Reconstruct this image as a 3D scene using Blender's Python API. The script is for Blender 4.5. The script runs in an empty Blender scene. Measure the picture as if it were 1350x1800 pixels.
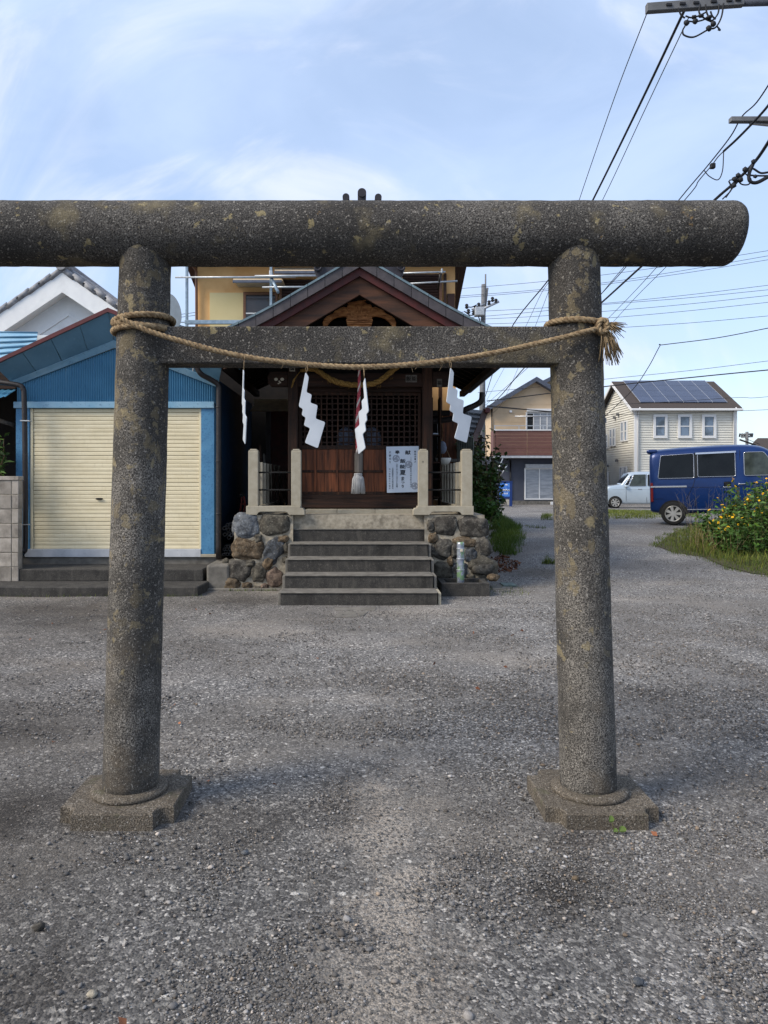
import bpy, bmesh, math, random
import numpy as np
from mathutils import Vector, Matrix, noise
R = math.radians
random.seed(7)
rng = np.random.default_rng(11)
SC = bpy.context.scene
COL = SC.collection

# ------------------------------------------------------------------ camera
F, HY, CX, CAMH = 1300.0, 845.0, 632.0, 1.4      # focal length in photo pixels, horizon row, vanishing column, eye height
cam = bpy.data.cameras.new('camera'); cam_o = bpy.data.objects.new('camera', cam); COL.objects.link(cam_o)
cam.sensor_fit = 'VERTICAL'; cam.sensor_height = 36; cam.sensor_width = 27; cam.lens = 36 * F / 1800
cam.shift_x = (675 - CX) / 1800; cam.shift_y = (HY - 900) / 1800
cam.clip_start = 0.05; cam.clip_end = 3000
cam_o.location = (0, 0, CAMH); cam_o.rotation_euler = (R(90), 0, 0)
SC.camera = cam_o

# ------------------------------------------------------------------ sky, sun, exposure
SUN_EL, SUN_AZ = 40.0, 243.0      # degrees; azimuth clockwise from +Y
w = bpy.data.worlds.new('World'); SC.world = w; w.use_nodes = True
nt = w.node_tree; nt.nodes.clear()
out = nt.nodes.new('ShaderNodeOutputWorld'); bg = nt.nodes.new('ShaderNodeBackground')
sky = nt.nodes.new('ShaderNodeTexSky'); sky.sky_type = 'NISHITA'; sky.sun_disc = False
sky.sun_elevation = R(SUN_EL); sky.sun_rotation = R(SUN_AZ); sky.air_density = 1.0; sky.dust_density = 1.0; sky.ozone_density = 1.2
geo = nt.nodes.new('ShaderNodeTexCoord')
mp = nt.nodes.new('ShaderNodeMapping'); mp.inputs['Scale'].default_value = (1.0, 1.0, 2.2); mp.inputs['Rotation'].default_value = (0.3, 0.5, 0.9)
n1 = nt.nodes.new('ShaderNodeTexNoise'); n1.inputs['Scale'].default_value = 2.3; n1.inputs['Detail'].default_value = 7; n1.inputs['Roughness'].default_value = .52; n1.inputs['Distortion'].default_value = .5
r1 = nt.nodes.new('ShaderNodeMapRange'); r1.interpolation_type = 'SMOOTHSTEP'
r1.inputs[1].default_value = .36; r1.inputs[2].default_value = .74; r1.inputs[3].default_value = .46; r1.inputs[4].default_value = .92
mx = nt.nodes.new('ShaderNodeMix'); mx.data_type = 'RGBA'
mx.inputs[7].default_value = (3.05, 3.8, 5.25, 1)
L = nt.links.new
L(geo.outputs['Generated'], mp.inputs[0]); L(mp.outputs[0], n1.inputs['Vector']); L(n1.outputs[0], r1.inputs[0])
mp2 = nt.nodes.new('ShaderNodeMapping'); mp2.inputs['Scale'].default_value = (1.0, 4.5, 1.0); mp2.inputs['Rotation'].default_value = (.2, .9, .5)
n2 = nt.nodes.new('ShaderNodeTexNoise'); n2.inputs['Scale'].default_value = 2.6; n2.inputs['Detail'].default_value = 9; n2.inputs['Roughness'].default_value = .56; n2.inputs['Distortion'].default_value = .9
r2 = nt.nodes.new('ShaderNodeMapRange'); r2.interpolation_type = 'SMOOTHSTEP'; r2.inputs[1].default_value = .44; r2.inputs[2].default_value = .72; r2.inputs[3].default_value = 0; r2.inputs[4].default_value = .62
mx2 = nt.nodes.new('ShaderNodeMix'); mx2.data_type = 'RGBA'; mx2.inputs[7].default_value = (4.7, 4.9, 5.6, 1)
L(geo.outputs['Generated'], mp2.inputs[0]); L(mp2.outputs[0], n2.inputs['Vector']); L(n2.outputs[0], r2.inputs[0]); L(r2.outputs[0], mx2.inputs[0]); L(mx.outputs[2], mx2.inputs[6])
L(r1.outputs[0], mx.inputs[0]); L(sky.outputs[0], mx.inputs[6]); L(mx2.outputs[2], bg.inputs[0]); L(bg.outputs[0], out.inputs[0])
bg.inputs[1].default_value = 0.078
sun = bpy.data.lights.new('sun', 'SUN'); sun.energy = 1.5; sun.angle = R(24); sun.color = (1, .90, .76)
sun_o = bpy.data.objects.new('sun', sun); COL.objects.link(sun_o)
sd = Vector((math.sin(R(SUN_AZ)) * math.cos(R(SUN_EL)), math.cos(R(SUN_AZ)) * math.cos(R(SUN_EL)), math.sin(R(SUN_EL))))
sun_o.rotation_euler = (-sd).to_track_quat('-Z', 'Y').to_euler(); sun_o.location = sd * 60
SC.view_settings.view_transform = 'Standard'; SC.view_settings.look = 'None'
SC.view_settings.exposure = 1.5; SC.view_settings.gamma = 1; SC.view_settings.use_curve_mapping = False

def P(px, py, d):
    """The point seen at photo pixel (px, py) at the distance d along the view axis."""
    return Vector(((px - CX) * d / F, d, CAMH - (py - HY) * d / F))

# ------------------------------------------------------------------ materials
def lin(h):
    h = h.lstrip('#'); c = [int(h[i:i + 2], 16) / 255 for i in (0, 2, 4)]
    return tuple(x / 12.92 if x <= .04045 else ((x + .055) / 1.055) ** 2.4 for x in c)
def c4(c):
    if isinstance(c, str): c = lin(c)
    if isinstance(c, (int, float)): c = (c, c, c)
    return (*c[:3], 1)
def mat(name, a, b=None, scale=6, detail=6, rough=.8, bump=0, bscale=80, stretch=(1, 1, 1), lo=.35, hi=.65, over=(), metal=0, spec=.4, coat=0, rnd=0, perobj=True, vor=None, distort=0, alpha=None, attr=None):
    """Noise mix of colours a, b; over: list of (noise scale, low, high, colour, amount, stretch); rnd: brightness spread between objects."""
    m = bpy.data.materials.new(name); m.use_nodes = True; nt = m.node_tree; N = nt.nodes.new; L = nt.links.new
    bs = nt.nodes['Principled BSDF']
    tc = N('ShaderNodeTexCoord'); oi = N('ShaderNodeObjectInfo')
    vec = tc.outputs['Object']
    if perobj:
        ad = N('ShaderNodeVectorMath'); ad.operation = 'MULTIPLY_ADD'
        L(oi.outputs['Random'], ad.inputs[0]); ad.inputs[1].default_value = (31, 47, 23); L(vec, ad.inputs[2]); vec = ad.outputs[0]
    def nz(scale, det, st, dist=0, ro=.55):
        mp = N('ShaderNodeMapping'); mp.inputs['Scale'].default_value = st; L(vec, mp.inputs[0])
        n = N('ShaderNodeTexNoise'); n.inputs['Scale'].default_value = scale; n.inputs['Detail'].default_value = det; n.inputs['Distortion'].default_value = dist
        n.inputs['Roughness'].default_value = ro
        L(mp.outputs[0], n.inputs['Vector']); return n.outputs[0]
    def rng_(x, lo, hi, a=0, b=1):
        r = N('ShaderNodeMapRange'); r.inputs[1].default_value = lo; r.inputs[2].default_value = hi; r.inputs[3].default_value = a; r.inputs[4].default_value = b
        L(x, r.inputs[0]); return r.outputs[0]
    def mix(f, x, y, mode='MIX'):
        mm = N('ShaderNodeMix'); mm.data_type = 'RGBA'; mm.blend_type = mode
        if isinstance(f, float): mm.inputs[0].default_value = f
        else: L(f, mm.inputs[0])
        for i, v in ((6, x), (7, y)):
            if isinstance(v, tuple): mm.inputs[i].default_value = v
            else: L(v, mm.inputs[i])
        return mm.outputs[2]
    base = nz(scale, detail, stretch, distort)
    col = mix(rng_(base, lo, hi), c4(a), c4(b if b is not None else a))
    if attr:
        at = N('ShaderNodeAttribute'); at.attribute_name = attr; col = mix(1.0, col, at.outputs['Color'], 'MULTIPLY')
    for o in over:
        sc, l0, h0, cc, am = o[:5]; st = o[5] if len(o) > 5 else (1, 1, 1)
        fac = rng_(nz(sc, 6, st, ro=.62), l0, h0, 0, am)
        if len(o) > 6:                                                      # only between two heights of the thing
            sz = N('ShaderNodeSeparateXYZ'); L(tc.outputs['Object'], sz.inputs[0]); q = N('ShaderNodeMath'); q.operation = 'MULTIPLY'
            L(fac, q.inputs[0]); L(rng_(sz.outputs[2], *o[6]), q.inputs[1]); fac = q.outputs[0]
        col = mix(fac, col, c4(cc))
    if rnd:
        h = N('ShaderNodeHueSaturation'); L(col, h.inputs['Color']); L(rng_(oi.outputs['Random'], 0, 1, 1 - rnd, 1 + rnd), h.inputs['Value']); col = h.outputs[0]
    L(col, bs.inputs['Base Color'])
    bs.inputs['Roughness'].default_value = rough; bs.inputs['Metallic'].default_value = metal
    bs.inputs['Specular IOR Level'].default_value = spec; bs.inputs['Coat Weight'].default_value = coat; bs.inputs['Coat Roughness'].default_value = .05
    if bump:
        bn = N('ShaderNodeBump'); bn.inputs['Strength'].default_value = bump; bn.inputs['Distance'].default_value = .01
        L(nz(bscale, 5, stretch, distort), bn.inputs['Height']); L(bn.outputs[0], bs.inputs['Normal'])
    return m

G = (300, .5, .58)
M = {}
SPK = [(95, .35, .44, '#2a2928', .4), (95, .58, .66, '#c4beb4', .4)]
RUN = [(9, .50, .70, '#3f3d3b', .55, (1, 1, .10)), (26, .56, .70, '#444240', .45, (1, 1, .08))]
GR = dict(scale=185, detail=3, lo=.41, hi=.59, rough=.95, bump=.6, bscale=140, spec=.12)
M['torii'] = mat('weathered_granite', '#373533', '#86827c', over=[(1.6, .40, .62, '#333231', .8), (5, .47, .64, '#3a3836', .6)] + SPK + [(5, .56, .70, '#8f8468', .4), (15, .63, .66, '#a5976f', .5), (11, .66, .69, '#94774a', .5)], **GR)
M['torii_pillar'] = mat('lichened_granite', '#413e3b', '#9a958d', over=[(2.0, .42, .60, '#3d3b38', .72), (6, .47, .62, '#403e3b', .6), (2, 0, .01, '#33312f', .45, (1, 1, 1), (1.7, 2.4))] + RUN + SPK + [(8.5, .555, .585, '#766b54', .5, (1, 1, .75), (.55, 1.1)), (18, .59, .62, '#82775e', .55, (1, 1, 1), (.4, .9)), (9, .62, .65, '#8d8266', .5), (2.6, .50, .7, '#8a7a64', .4, (1, 1, 1), (.9, .3))], **GR)
M['torii_base'] = mat('mossy_granite', '#48423a', '#8f8577', over=[(4, .45, .65, '#5d554a', .6), (30, .55, .68, '#4e483f', .5)] + SPK + [(8, .6, .7, '#55573f', .45)], **GR)
M['landing'] = mat('beige_concrete', '#aaa190', '#978e7c', scale=10, detail=6, rough=.9, bump=.25, bscale=120, stretch=(1, 1, .15), over=[(60, .55, .7, '#c2b9a6', .35, (1, 1, .06)), (16, .58, .74, '#7f7768', .4, (1, 1, .3))])
M['straw'] = mat('straw_rope', '#a08d70', '#6c5a46', scale=60, detail=5, rough=.95, bump=.5, bscale=300, spec=.1, over=[(300, .58, .7, '#c2ab86', .7), (8, .55, .7, '#54483c', .5)])
M['straw_gold'] = mat('new_straw_rope', '#9c7c46', '#6b512c', scale=60, detail=5, rough=.95, bump=.5, bscale=300, spec=.1, over=[(240, .58, .7, '#c4a56a', .6)])
M['shide'] = mat('white_board', '#b9c0c8', '#adb5be', scale=12, rough=.6)
M['wood'] = mat('weathered_wood', '#1d120c', '#3b2417', scale=30, detail=6, stretch=(1, 1, .06), rough=.85, bump=.35, bscale=60, over=[(4, .5, .7, '#120d0a', .6), (60, .6, .72, '#6a4a33', .5, (1, 1, .03))], rnd=.2)
M['wood_h'] = mat('weathered_beam_wood', '#1c110c', '#352016', scale=30, detail=6, stretch=(.06, 1, 1), rough=.85, bump=.35, bscale=60, over=[(4, .5, .7, '#120d0a', .6), (60, .6, .72, '#5c4230', .5, (.03, 1, 1))], rnd=.15)
M['panel'] = mat('red_brown_plank', '#7a4529', '#3d2213', scale=26, detail=7, stretch=(1, 1, .07), rough=.75, bump=.4, bscale=60, distort=.4, over=[(30, .58, .72, '#8a4a26', .7, (1, 1, .04)), (3, .55, .7, '#1d0e08', .6)], rnd=.25)
M['carve'] = mat('carved_wood', '#bd8552', '#744826', scale=40, detail=6, stretch=(.25, 1, 1), rough=.8, bump=.3, bscale=60)
M['hafu'] = mat('gable_board_wood', '#2e1f18', '#543524', scale=14, detail=6, stretch=(.12, 1, 1), rough=.8, bump=.3)
M['red_board'] = mat('dark_red_board', '#4a1613', '#34100e', scale=10, rough=.6)
M['grey_metal_roof'] = mat('grey_roof_metal', '#4c4749', '#3b383b', scale=8, rough=.55, metal=.2, rnd=.12)
M['roof_blue'] = mat('pale_roof_copper', '#70838b', '#5a6c74', scale=6, rough=.5, metal=.2)
M['black_wood_shade'] = mat('dark_wood_and_shade', '#0d0a09', '#1a1411', scale=10, stretch=(1, .1, 1), rough=.9, bump=.2)  # dark wood; on the porch wall it also carries the gap's shade
M['dark'] = mat('near_black', '#060505', rough=1)
M['bronze'] = mat('dark_roof_ornament', '#23232a', '#34323a', scale=9, rough=.6, metal=.2)
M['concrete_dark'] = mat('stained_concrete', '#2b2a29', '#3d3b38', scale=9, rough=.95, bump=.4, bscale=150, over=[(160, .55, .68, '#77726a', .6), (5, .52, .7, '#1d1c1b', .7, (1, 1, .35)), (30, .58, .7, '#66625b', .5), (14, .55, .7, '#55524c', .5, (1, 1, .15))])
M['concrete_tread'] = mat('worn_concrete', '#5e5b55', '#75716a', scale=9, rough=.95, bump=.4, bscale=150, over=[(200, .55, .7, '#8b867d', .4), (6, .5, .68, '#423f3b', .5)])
M['stone_pale'] = mat('pale_granite', '#b9b3a2', '#a59e8c', scale=14, rough=.85, bump=.15, bscale=200, over=[(300, .56, .68, '#d2ccbc', .5), (300, .3, .4, '#7c7464', .5), (3.5, .54, .72, '#857d6d', .55, (1, 1, .5))])
M['mortar'] = mat('grey_mortar', '#a29a8a', '#857d6e', scale=20, rough=.95, bump=.6, bscale=90, over=[(5, .5, .7, '#514c43', .5)])
def stone(name, a, b): return mat(name, a, b, scale=13, detail=8, rough=.95, bump=1, bscale=26, distort=.8, spec=.12, lo=.42, hi=.58, over=[(60, .56, .66, '#b3ac9e', .45), (38, .32, .44, '#2a2825', .6), (9, .52, .64, b, .4)])
M['st_blue'] = stone('blue_grey_stone', '#9aa0a6', '#666b72'); M['st_dark'] = stone('dark_grey_stone', '#7a766e', '#46433f')
M['st_brown'] = stone('brown_stone', '#8f7d66', '#5e4e3b'); M['st_slate'] = stone('slate_stone', '#656c75', '#40454b')
M['st_pink'] = stone('pinkish_stone', '#a08b7b', '#716056'); M['st_olive'] = stone('olive_grey_stone', '#7c776b', '#524e46')
M['blue_sheet'] = mat('blue_painted_sheet', '#4d87a8', '#437b9b', scale=3, rough=.5, spec=.4, over=[(4, .55, .7, '#3d6f92', .4), (12, .6, .74, '#6f93a3', .5, (1, 1, .12))])
M['blue_hood'] = mat('faded_blue_metal', '#5b8299', '#4d7389', scale=2.5, rough=.45, spec=.5, over=[(14, .62, .7, '#7b9db0', .5), (2, .55, .7, '#45687c', .5)], bump=.15, bscale=4)
M['blue_pale'] = mat('pale_blue_paint', '#86a9bd', '#739db6', scale=5, rough=.5, over=[(25, .6, .66, '#35597a', .5)])
M['blue_post'] = mat('flaking_blue_paint', '#4a80a6', '#3f7398', scale=5, rough=.5, bump=.3, bscale=30, over=[(45, .56, .62, '#24507c', .6), (3, .5, .7, '#5f93b5', .5)])
M['blue_shaded'] = mat('shaded_blue_wall', '#0d3553', '#0a2a43', scale=4, rough=.6)  # shade of the gap beside the shrine put into this darker blue
M['maroon'] = mat('maroon_trim', '#5b2628', '#4a1f22', scale=8, rough=.5)
M['cream'] = mat('cream_shutter', '#dacfb0', '#d2c6a5', scale=4, rough=.45, spec=.4, over=[(9, .55, .75, '#b7ab8c', .45, (3, 1, .3)), (1.5, .5, .7, '#c2b695', .5, (1, 1, .5))])
M['pipe'] = mat('dark_brown_pipe', '#2a2626', '#1f1c1d', scale=12, rough=.5, over=[(30, .6, .68, '#5a5450', .5)])
M['white_paint'] = mat('white_paint', '#e0e2e2', '#d8dadb', scale=6, rough=.7, over=[(2, .55, .75, '#a9adaf', .3)])
M['white_sill'] = mat('painted_sill', '#b7babe', '#a4a8ad', scale=6, rough=.7, over=[(30, .6, .7, '#84868a', .5)])
M['grey_tile'] = mat('grey_roof_tile', '#8e8f92', '#6d6e72', scale=12, rough=.6, over=[(8, .55, .7, '#4b4c4f', .5)], rnd=.15)
M['block'] = mat('concrete_block', '#a8a096', '#8b847a', scale=7, rough=.95, bump=.5, bscale=120, over=[(160, .57, .68, '#b3aa9e', .4), (3, .48, .7, '#4f4a44', .7), (12, .52, .7, '#5d5750', .5, (1, 1, .3))], rnd=.12)
M['ochre'] = mat('ochre_render', '#d8ab74', '#cfa26b', scale=3, rough=.85, over=[(1.5, .5, .75, '#bf8748', .4)])
M['cream_panel'] = mat('cream_patch', '#c9ba8c', '#c4b587', scale=3, rough=.8)
M['brown'] = mat('dark_brown_shutter', '#38221b', '#2c1a15', scale=12, rough=.7)
M['frame_brown'] = mat('brown_window_frame', '#6e4c36', '#5f412e', scale=6, rough=.5)
M['glass_dark'] = mat('dark_window_glass', '#3a3330', '#2d2826', scale=3, rough=.12, spec=.6)
M['galv'] = mat('galvanised_pole', '#8fa0ad', '#758795', scale=12, rough=.45, metal=.3, over=[(9, .62, .7, '#8a6a50', .5)])
M['steel'] = mat('pale_steel', '#b8bcc0', '#9da3a8', scale=12, rough=.4, metal=.4)
M['tan'] = mat('tan_siding', '#c3ad90', '#bba588', scale=2, rough=.8)
M['slate_wall'] = mat('slate_blue_siding', '#434754', '#3c404c', scale=2, rough=.7)
M['balcony'] = mat('brown_balcony_panel', '#6d4a42', '#65443c', scale=3, rough=.6)
M['roof_slate'] = mat('slate_roofing', '#565d6c', '#474d5a', scale=10, rough=.6)
M['white_frame'] = mat('white_window_frame', '#d5d6d6', rough=.5)
M['curtain'] = mat('curtained_glass', '#9a9fa6', '#7b8189', scale=3, rough=.15, spec=.6, stretch=(.6, 1, 3))
M['painted_sky_glass'] = mat('glass_with_painted_sky', '#6d7f94', '#3c4854', scale=1.4, rough=.08, spec=.7, lo=.4, hi=.6)  # reflected sky put into the pane colour as blue-grey mottling
M['siding'] = mat('cream_lap_siding', '#d2d0c6', '#cac8be', scale=2, rough=.7)
M['shingle'] = mat('brown_shingle', '#4a423e', '#3a3431', scale=40, rough=.9, bump=.3)
M['solar'] = mat('solar_cell', '#3c4459', '#343b50', scale=3, rough=.2, spec=.6, rnd=.08)
M['alu'] = mat('aluminium', '#b4b6b9', rough=.35, metal=.6)
M['van_blue'] = mat('metallic_blue_paint', '#0c2e64', '#0b295a', scale=3, rough=.3, metal=.25, spec=.3, coat=.25, perobj=False)
M['car_silver'] = mat('pale_silver_paint', '#adbac4', '#a5b3be', scale=3, rough=.3, metal=.35, spec=.5, coat=.8, perobj=False)
M['car_glass'] = mat('tinted_car_glass', '#0b0d0f', '#15181a', scale=2, rough=.06, spec=.22)
M['car_glass_light'] = mat('clear_car_glass', '#3f4744', '#2a302e', scale=5, rough=.06, spec=.3)
M['black'] = mat('black_rubber', '#141414', '#1b1b1b', scale=20, rough=.85)
M['black_gloss'] = mat('black_plastic', '#0c0c0e', rough=.35)
M['rim'] = mat('alloy_rim', '#b5b3ae', '#98968f', scale=8, rough=.35, metal=.6)
M['chrome'] = mat('bright_trim', '#b9bcc2', rough=.2, metal=.8)
M['lamp_red'] = mat('red_lamp', '#6a1010', rough=.2)
M['headlight'] = mat('headlight_glass', '#c3ccd2', rough=.1)
M['pole'] = mat('concrete_pole', '#6d6f72', '#5d5f62', scale=8, rough=.85)
M['wire'] = mat('cable_black', '#15171d', rough=.7)
M['leaf'] = mat('leaf_green', '#3f5a24', '#263b18', scale=5, rough=.6, spec=.3, attr='tint')
M['grass'] = mat('grass_blade', '#56632e', '#455526', scale=2.5, rough=.75, spec=.2, attr='tint')
M['yellow'] = mat('yellow_petal', '#f2c312', '#eab50c', scale=30, rough=.7)
M['flower_eye'] = mat('flower_centre', '#7a4a10', rough=.9)
M['stem'] = mat('green_stem', '#4a5a2c', '#5f5a36', scale=9, rough=.8)
M['twig'] = mat('brown_stem', '#4f3f30', '#6b5845', scale=9, rough=.9)
M['dry'] = mat('dry_stalk', '#9a8560', '#7a6748', scale=9, rough=.9)
M['soil'] = mat('verge_soil', '#3f3a28', '#4a4630', scale=6, rough=1, bump=.5, bscale=60)
M['paper'] = mat('poster_paper', '#c3cfdd', '#bbc8d7', scale=5, rough=.6, perobj=False)
M['ink'] = mat('black_ink', '#22262e', rough=.8)
M['ink_grey'] = mat('grey_ink', '#6e7682', rough=.8)
M['crest'] = mat('grey_crest_ink', '#8b93a0', rough=.8)
M['rope_red'] = mat('red_cloth', '#b8525a', '#a0424a', scale=60, rough=.9, bump=.3, bscale=200)
M['rope_white'] = mat('dirty_white_cloth', '#cfc4bc', '#b3a8a0', scale=60, rough=.9, bump=.3, bscale=200)
M['tassel'] = mat('pale_tassel_yarn', '#b6b6b5', '#868788', scale=120, stretch=(1, 1, .05), rough=.95)
M['old_grey_wood'] = mat('grey_wood', '#6a655f', '#47433f', scale=50, stretch=(1, 1, .05), rough=.9)
M['ivory'] = mat('ivory_paint', '#b4ad9c', rough=.7)
M['bucket'] = mat('white_plastic', '#c5c3bb', '#b0aea6', scale=10, rough=.5)
M['mesh_bag'] = mat('blue_grey_net', '#6c7382', '#565d6c', scale=60, rough=.9)
M['corr_beige'] = mat('beige_corrugated', '#cdbda3', '#b2a28a', scale=8, rough=.7)
M['corr_grey'] = mat('grey_green_corrugated', '#5c6058', '#484b45', scale=9, rough=.7)
M['dark_tile'] = mat('dark_roof_tile', '#343a40', '#262b30', scale=12, rough=.5, rnd=.15)
M['tape'] = mat('silver_wrap', '#a3a9b3', '#7a8291', scale=14, rough=.35, metal=.4, over=[(11, .50, .53, '#7aa06c', .8, (1, 1, 1.2)), (30, .58, .66, '#d5dae0', .6)])
M['sign_blue'] = mat('blue_sign_frame', '#14306a', rough=.5)
M['sign_face'] = mat('blue_sign_face', '#2c5fb4', '#4f86cf', scale=9, rough=.4)
M['ac'] = mat('ivory_casing', '#b3afa4', '#a5a196', scale=6, rough=.6)
M['rust_red'] = mat('rusty_red_paint', '#6c2620', '#4a1a16', scale=12, rough=.8)
M['pvc'] = mat('grey_pipe', '#6b6d70', '#4c4e51', scale=10, rough=.6, rnd=.35)
M['dish'] = mat('dish_white', '#c6c4bd', '#b7b5ae', scale=6, rough=.6)
M['green_plate'] = mat('grey_green_plate', '#6d7c76', '#5c6a65', scale=9, rough=.8)
M['dead_leaf'] = mat('dead_leaf', '#4a2a1c', '#6b4630', scale=9, rough=.9, attr='tint')

# gravel ground: crushed stone in old asphalt, worn pale paths, damp stains
def ground_mat():
    m = bpy.data.materials.new('gravel_ground'); m.use_nodes = True; nt = m.node_tree; N = nt.nodes.new; L = nt.links.new
    bs = nt.nodes['Principled BSDF']; tc = N('ShaderNodeTexCoord'); V = tc.outputs['Object']
    def vor(s, feat='F1'):
        v = N('ShaderNodeTexVoronoi'); v.inputs['Scale'].default_value = s; v.feature = feat; L(V, v.inputs['Vector']); return v
    def nz(s, d=6, st=(1, 1, 1)):
        mp = N('ShaderNodeMapping'); mp.inputs['Scale'].default_value = st; L(V, mp.inputs[0])
        n = N('ShaderNodeTexNoise'); n.inputs['Scale'].default_value = s; n.inputs['Detail'].default_value = d; L(mp.outputs[0], n.inputs['Vector']); return n.outputs[0]
    def rg(x, a, b, c=0, d=1):
        r = N('ShaderNodeMapRange'); r.inputs[1].default_value = a; r.inputs[2].default_value = b; r.inputs[3].default_value = c; r.inputs[4].default_value = d; L(x, r.inputs[0]); return r.outputs[0]
    def ramp(x, st):
        r = N('ShaderNodeValToRGB'); e = r.color_ramp.elements
        while len(e) < len(st): e.new(.5)
        for el, (p, c) in zip(e, st): el.position = p; el.color = c4(c)
        L(x, r.inputs[0]); return r.outputs[0]
    def mix(f, x, y, mode='MIX'):
        q = N('ShaderNodeMix'); q.data_type = 'RGBA'; q.blend_type = mode
        if isinstance(f, float): q.inputs[0].default_value = f
        else: L(f, q.inputs[0])
        for i, v in ((6, x), (7, y)):
            if isinstance(v, tuple): q.inputs[i].default_value = v
            else: L(v, q.inputs[i])
        return q.outputs[2]
    va, vb = vor(125), vor(56)
    sep = N('ShaderNodeSeparateColor'); L(va.outputs['Color'], sep.inputs[0])
    stone = ramp(sep.outputs[0], [(0, '#343333'), (.45, '#545352'), (.78, '#73716f'), (.93, '#93908b'), (1, '#bdb9b2')])
    sep2 = N('ShaderNodeSeparateColor'); L(vb.outputs['Color'], sep2.inputs[0])
    stone2 = ramp(sep2.outputs[1], [(0, '#363535'), (.5, '#5a5957'), (.85, '#7b7975'), (.95, '#9b9892'), (1, '#c6c2bb')])
    col = mix(rg(nz(30), .47, .57), stone, stone2)
    fines = ramp(nz(150, 4), [(.3, '#3c3a37'), (.55, '#57534e'), (.75, '#756f67')])
    col = mix(rg(nz(.9, 7), .40, .62, .08, .62), col, fines)
    # worn dusty path along the approach and lanes
    sx = N('ShaderNodeSeparateXYZ'); L(V, sx.inputs[0])
    def band(axis, c, wd):
        a = N('ShaderNodeMath'); a.operation = 'SUBTRACT'; L(sx.outputs[axis], a.inputs[0]); a.inputs[1].default_value = c
        b = N('ShaderNodeMath'); b.operation = 'ABSOLUTE'; L(a.outputs[0], b.inputs[0]); return rg(b.outputs[0], wd * .15, wd, 1, 0)
    def mul(a, b):
        q = N('ShaderNodeMath'); q.operation = 'MULTIPLY'; L(a, q.inputs[0]); L(b, q.inputs[1]); return q.outputs[0]
    near = rg(sx.outputs[1], 3.2, 4.2, 1, 0)
    path = mul(mul(band(0, .12, .34), near), mul(rg(nz(3.2, 8), .40, .54), rg(nz(70, 4), .44, .52)))
    col = mix(rg(path, 0, 1, 0, .8), col, ramp(nz(200, 3), [(.35, '#6a645c'), (.55, '#9a9186'), (.7, '#b9b0a3')]))
    lane = mul(rg(nz(.55, 5, (1, 1.8, 1)), .52, .66), rg(nz(60, 4), .38, .52))
    col = mix(rg(lane, 0, 1, 0, .38), col, c4('#8d857a'))
    # ground tone turns paler towards the back and to the right
    far_pale = rg(sx.outputs[1], 2.6, 5.2); fr2 = rg(sx.outputs[0], -.3, .9)
    fm_ = N('ShaderNodeMath'); fm_.operation = 'MAXIMUM'; L(far_pale, fm_.inputs[0]); L(mul(fr2, rg(nz(1.1, 5), .42, .6)), fm_.inputs[1])
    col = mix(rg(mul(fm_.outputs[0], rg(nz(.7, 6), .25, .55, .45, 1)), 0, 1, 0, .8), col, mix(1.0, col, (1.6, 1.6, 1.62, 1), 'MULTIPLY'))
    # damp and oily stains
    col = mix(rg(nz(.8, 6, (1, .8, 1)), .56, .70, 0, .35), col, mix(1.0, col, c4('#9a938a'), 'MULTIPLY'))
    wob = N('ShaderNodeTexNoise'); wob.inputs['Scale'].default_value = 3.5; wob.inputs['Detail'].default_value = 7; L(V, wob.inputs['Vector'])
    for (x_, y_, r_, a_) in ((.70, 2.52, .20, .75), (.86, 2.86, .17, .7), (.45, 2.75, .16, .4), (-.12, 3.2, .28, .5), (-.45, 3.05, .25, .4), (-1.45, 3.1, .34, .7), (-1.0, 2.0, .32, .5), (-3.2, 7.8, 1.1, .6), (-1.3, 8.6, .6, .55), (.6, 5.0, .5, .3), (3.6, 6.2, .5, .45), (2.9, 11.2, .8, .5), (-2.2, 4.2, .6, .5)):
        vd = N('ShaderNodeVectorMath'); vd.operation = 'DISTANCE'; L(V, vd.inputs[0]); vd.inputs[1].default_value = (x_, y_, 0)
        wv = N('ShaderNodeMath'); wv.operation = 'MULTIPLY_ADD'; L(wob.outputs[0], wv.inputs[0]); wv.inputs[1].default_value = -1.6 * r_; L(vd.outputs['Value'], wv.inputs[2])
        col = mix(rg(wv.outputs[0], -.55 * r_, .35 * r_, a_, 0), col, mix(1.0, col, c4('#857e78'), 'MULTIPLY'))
    # ground turns darker and browner left of the torii
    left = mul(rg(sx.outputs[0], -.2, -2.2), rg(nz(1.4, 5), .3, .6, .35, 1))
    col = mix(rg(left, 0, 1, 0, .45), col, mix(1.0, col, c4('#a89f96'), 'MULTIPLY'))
    L(col, bs.inputs['Base Color']); bs.inputs['Roughness'].default_value = .92; bs.inputs['Specular IOR Level'].default_value = .25
    bn = N('ShaderNodeBump'); bn.inputs['Strength'].default_value = .6; bn.inputs['Distance'].default_value = .005
    hh = N('ShaderNodeMath'); hh.operation = 'ADD'; L(rg(va.outputs['Distance'], 0, .8, 1, 0), hh.inputs[0]); L(nz(160, 4), hh.inputs[1])
    L(hh.outputs[0], bn.inputs['Height']); L(bn.outputs[0], bs.inputs['Normal'])
    return m
M['ground'] = ground_mat()

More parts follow.
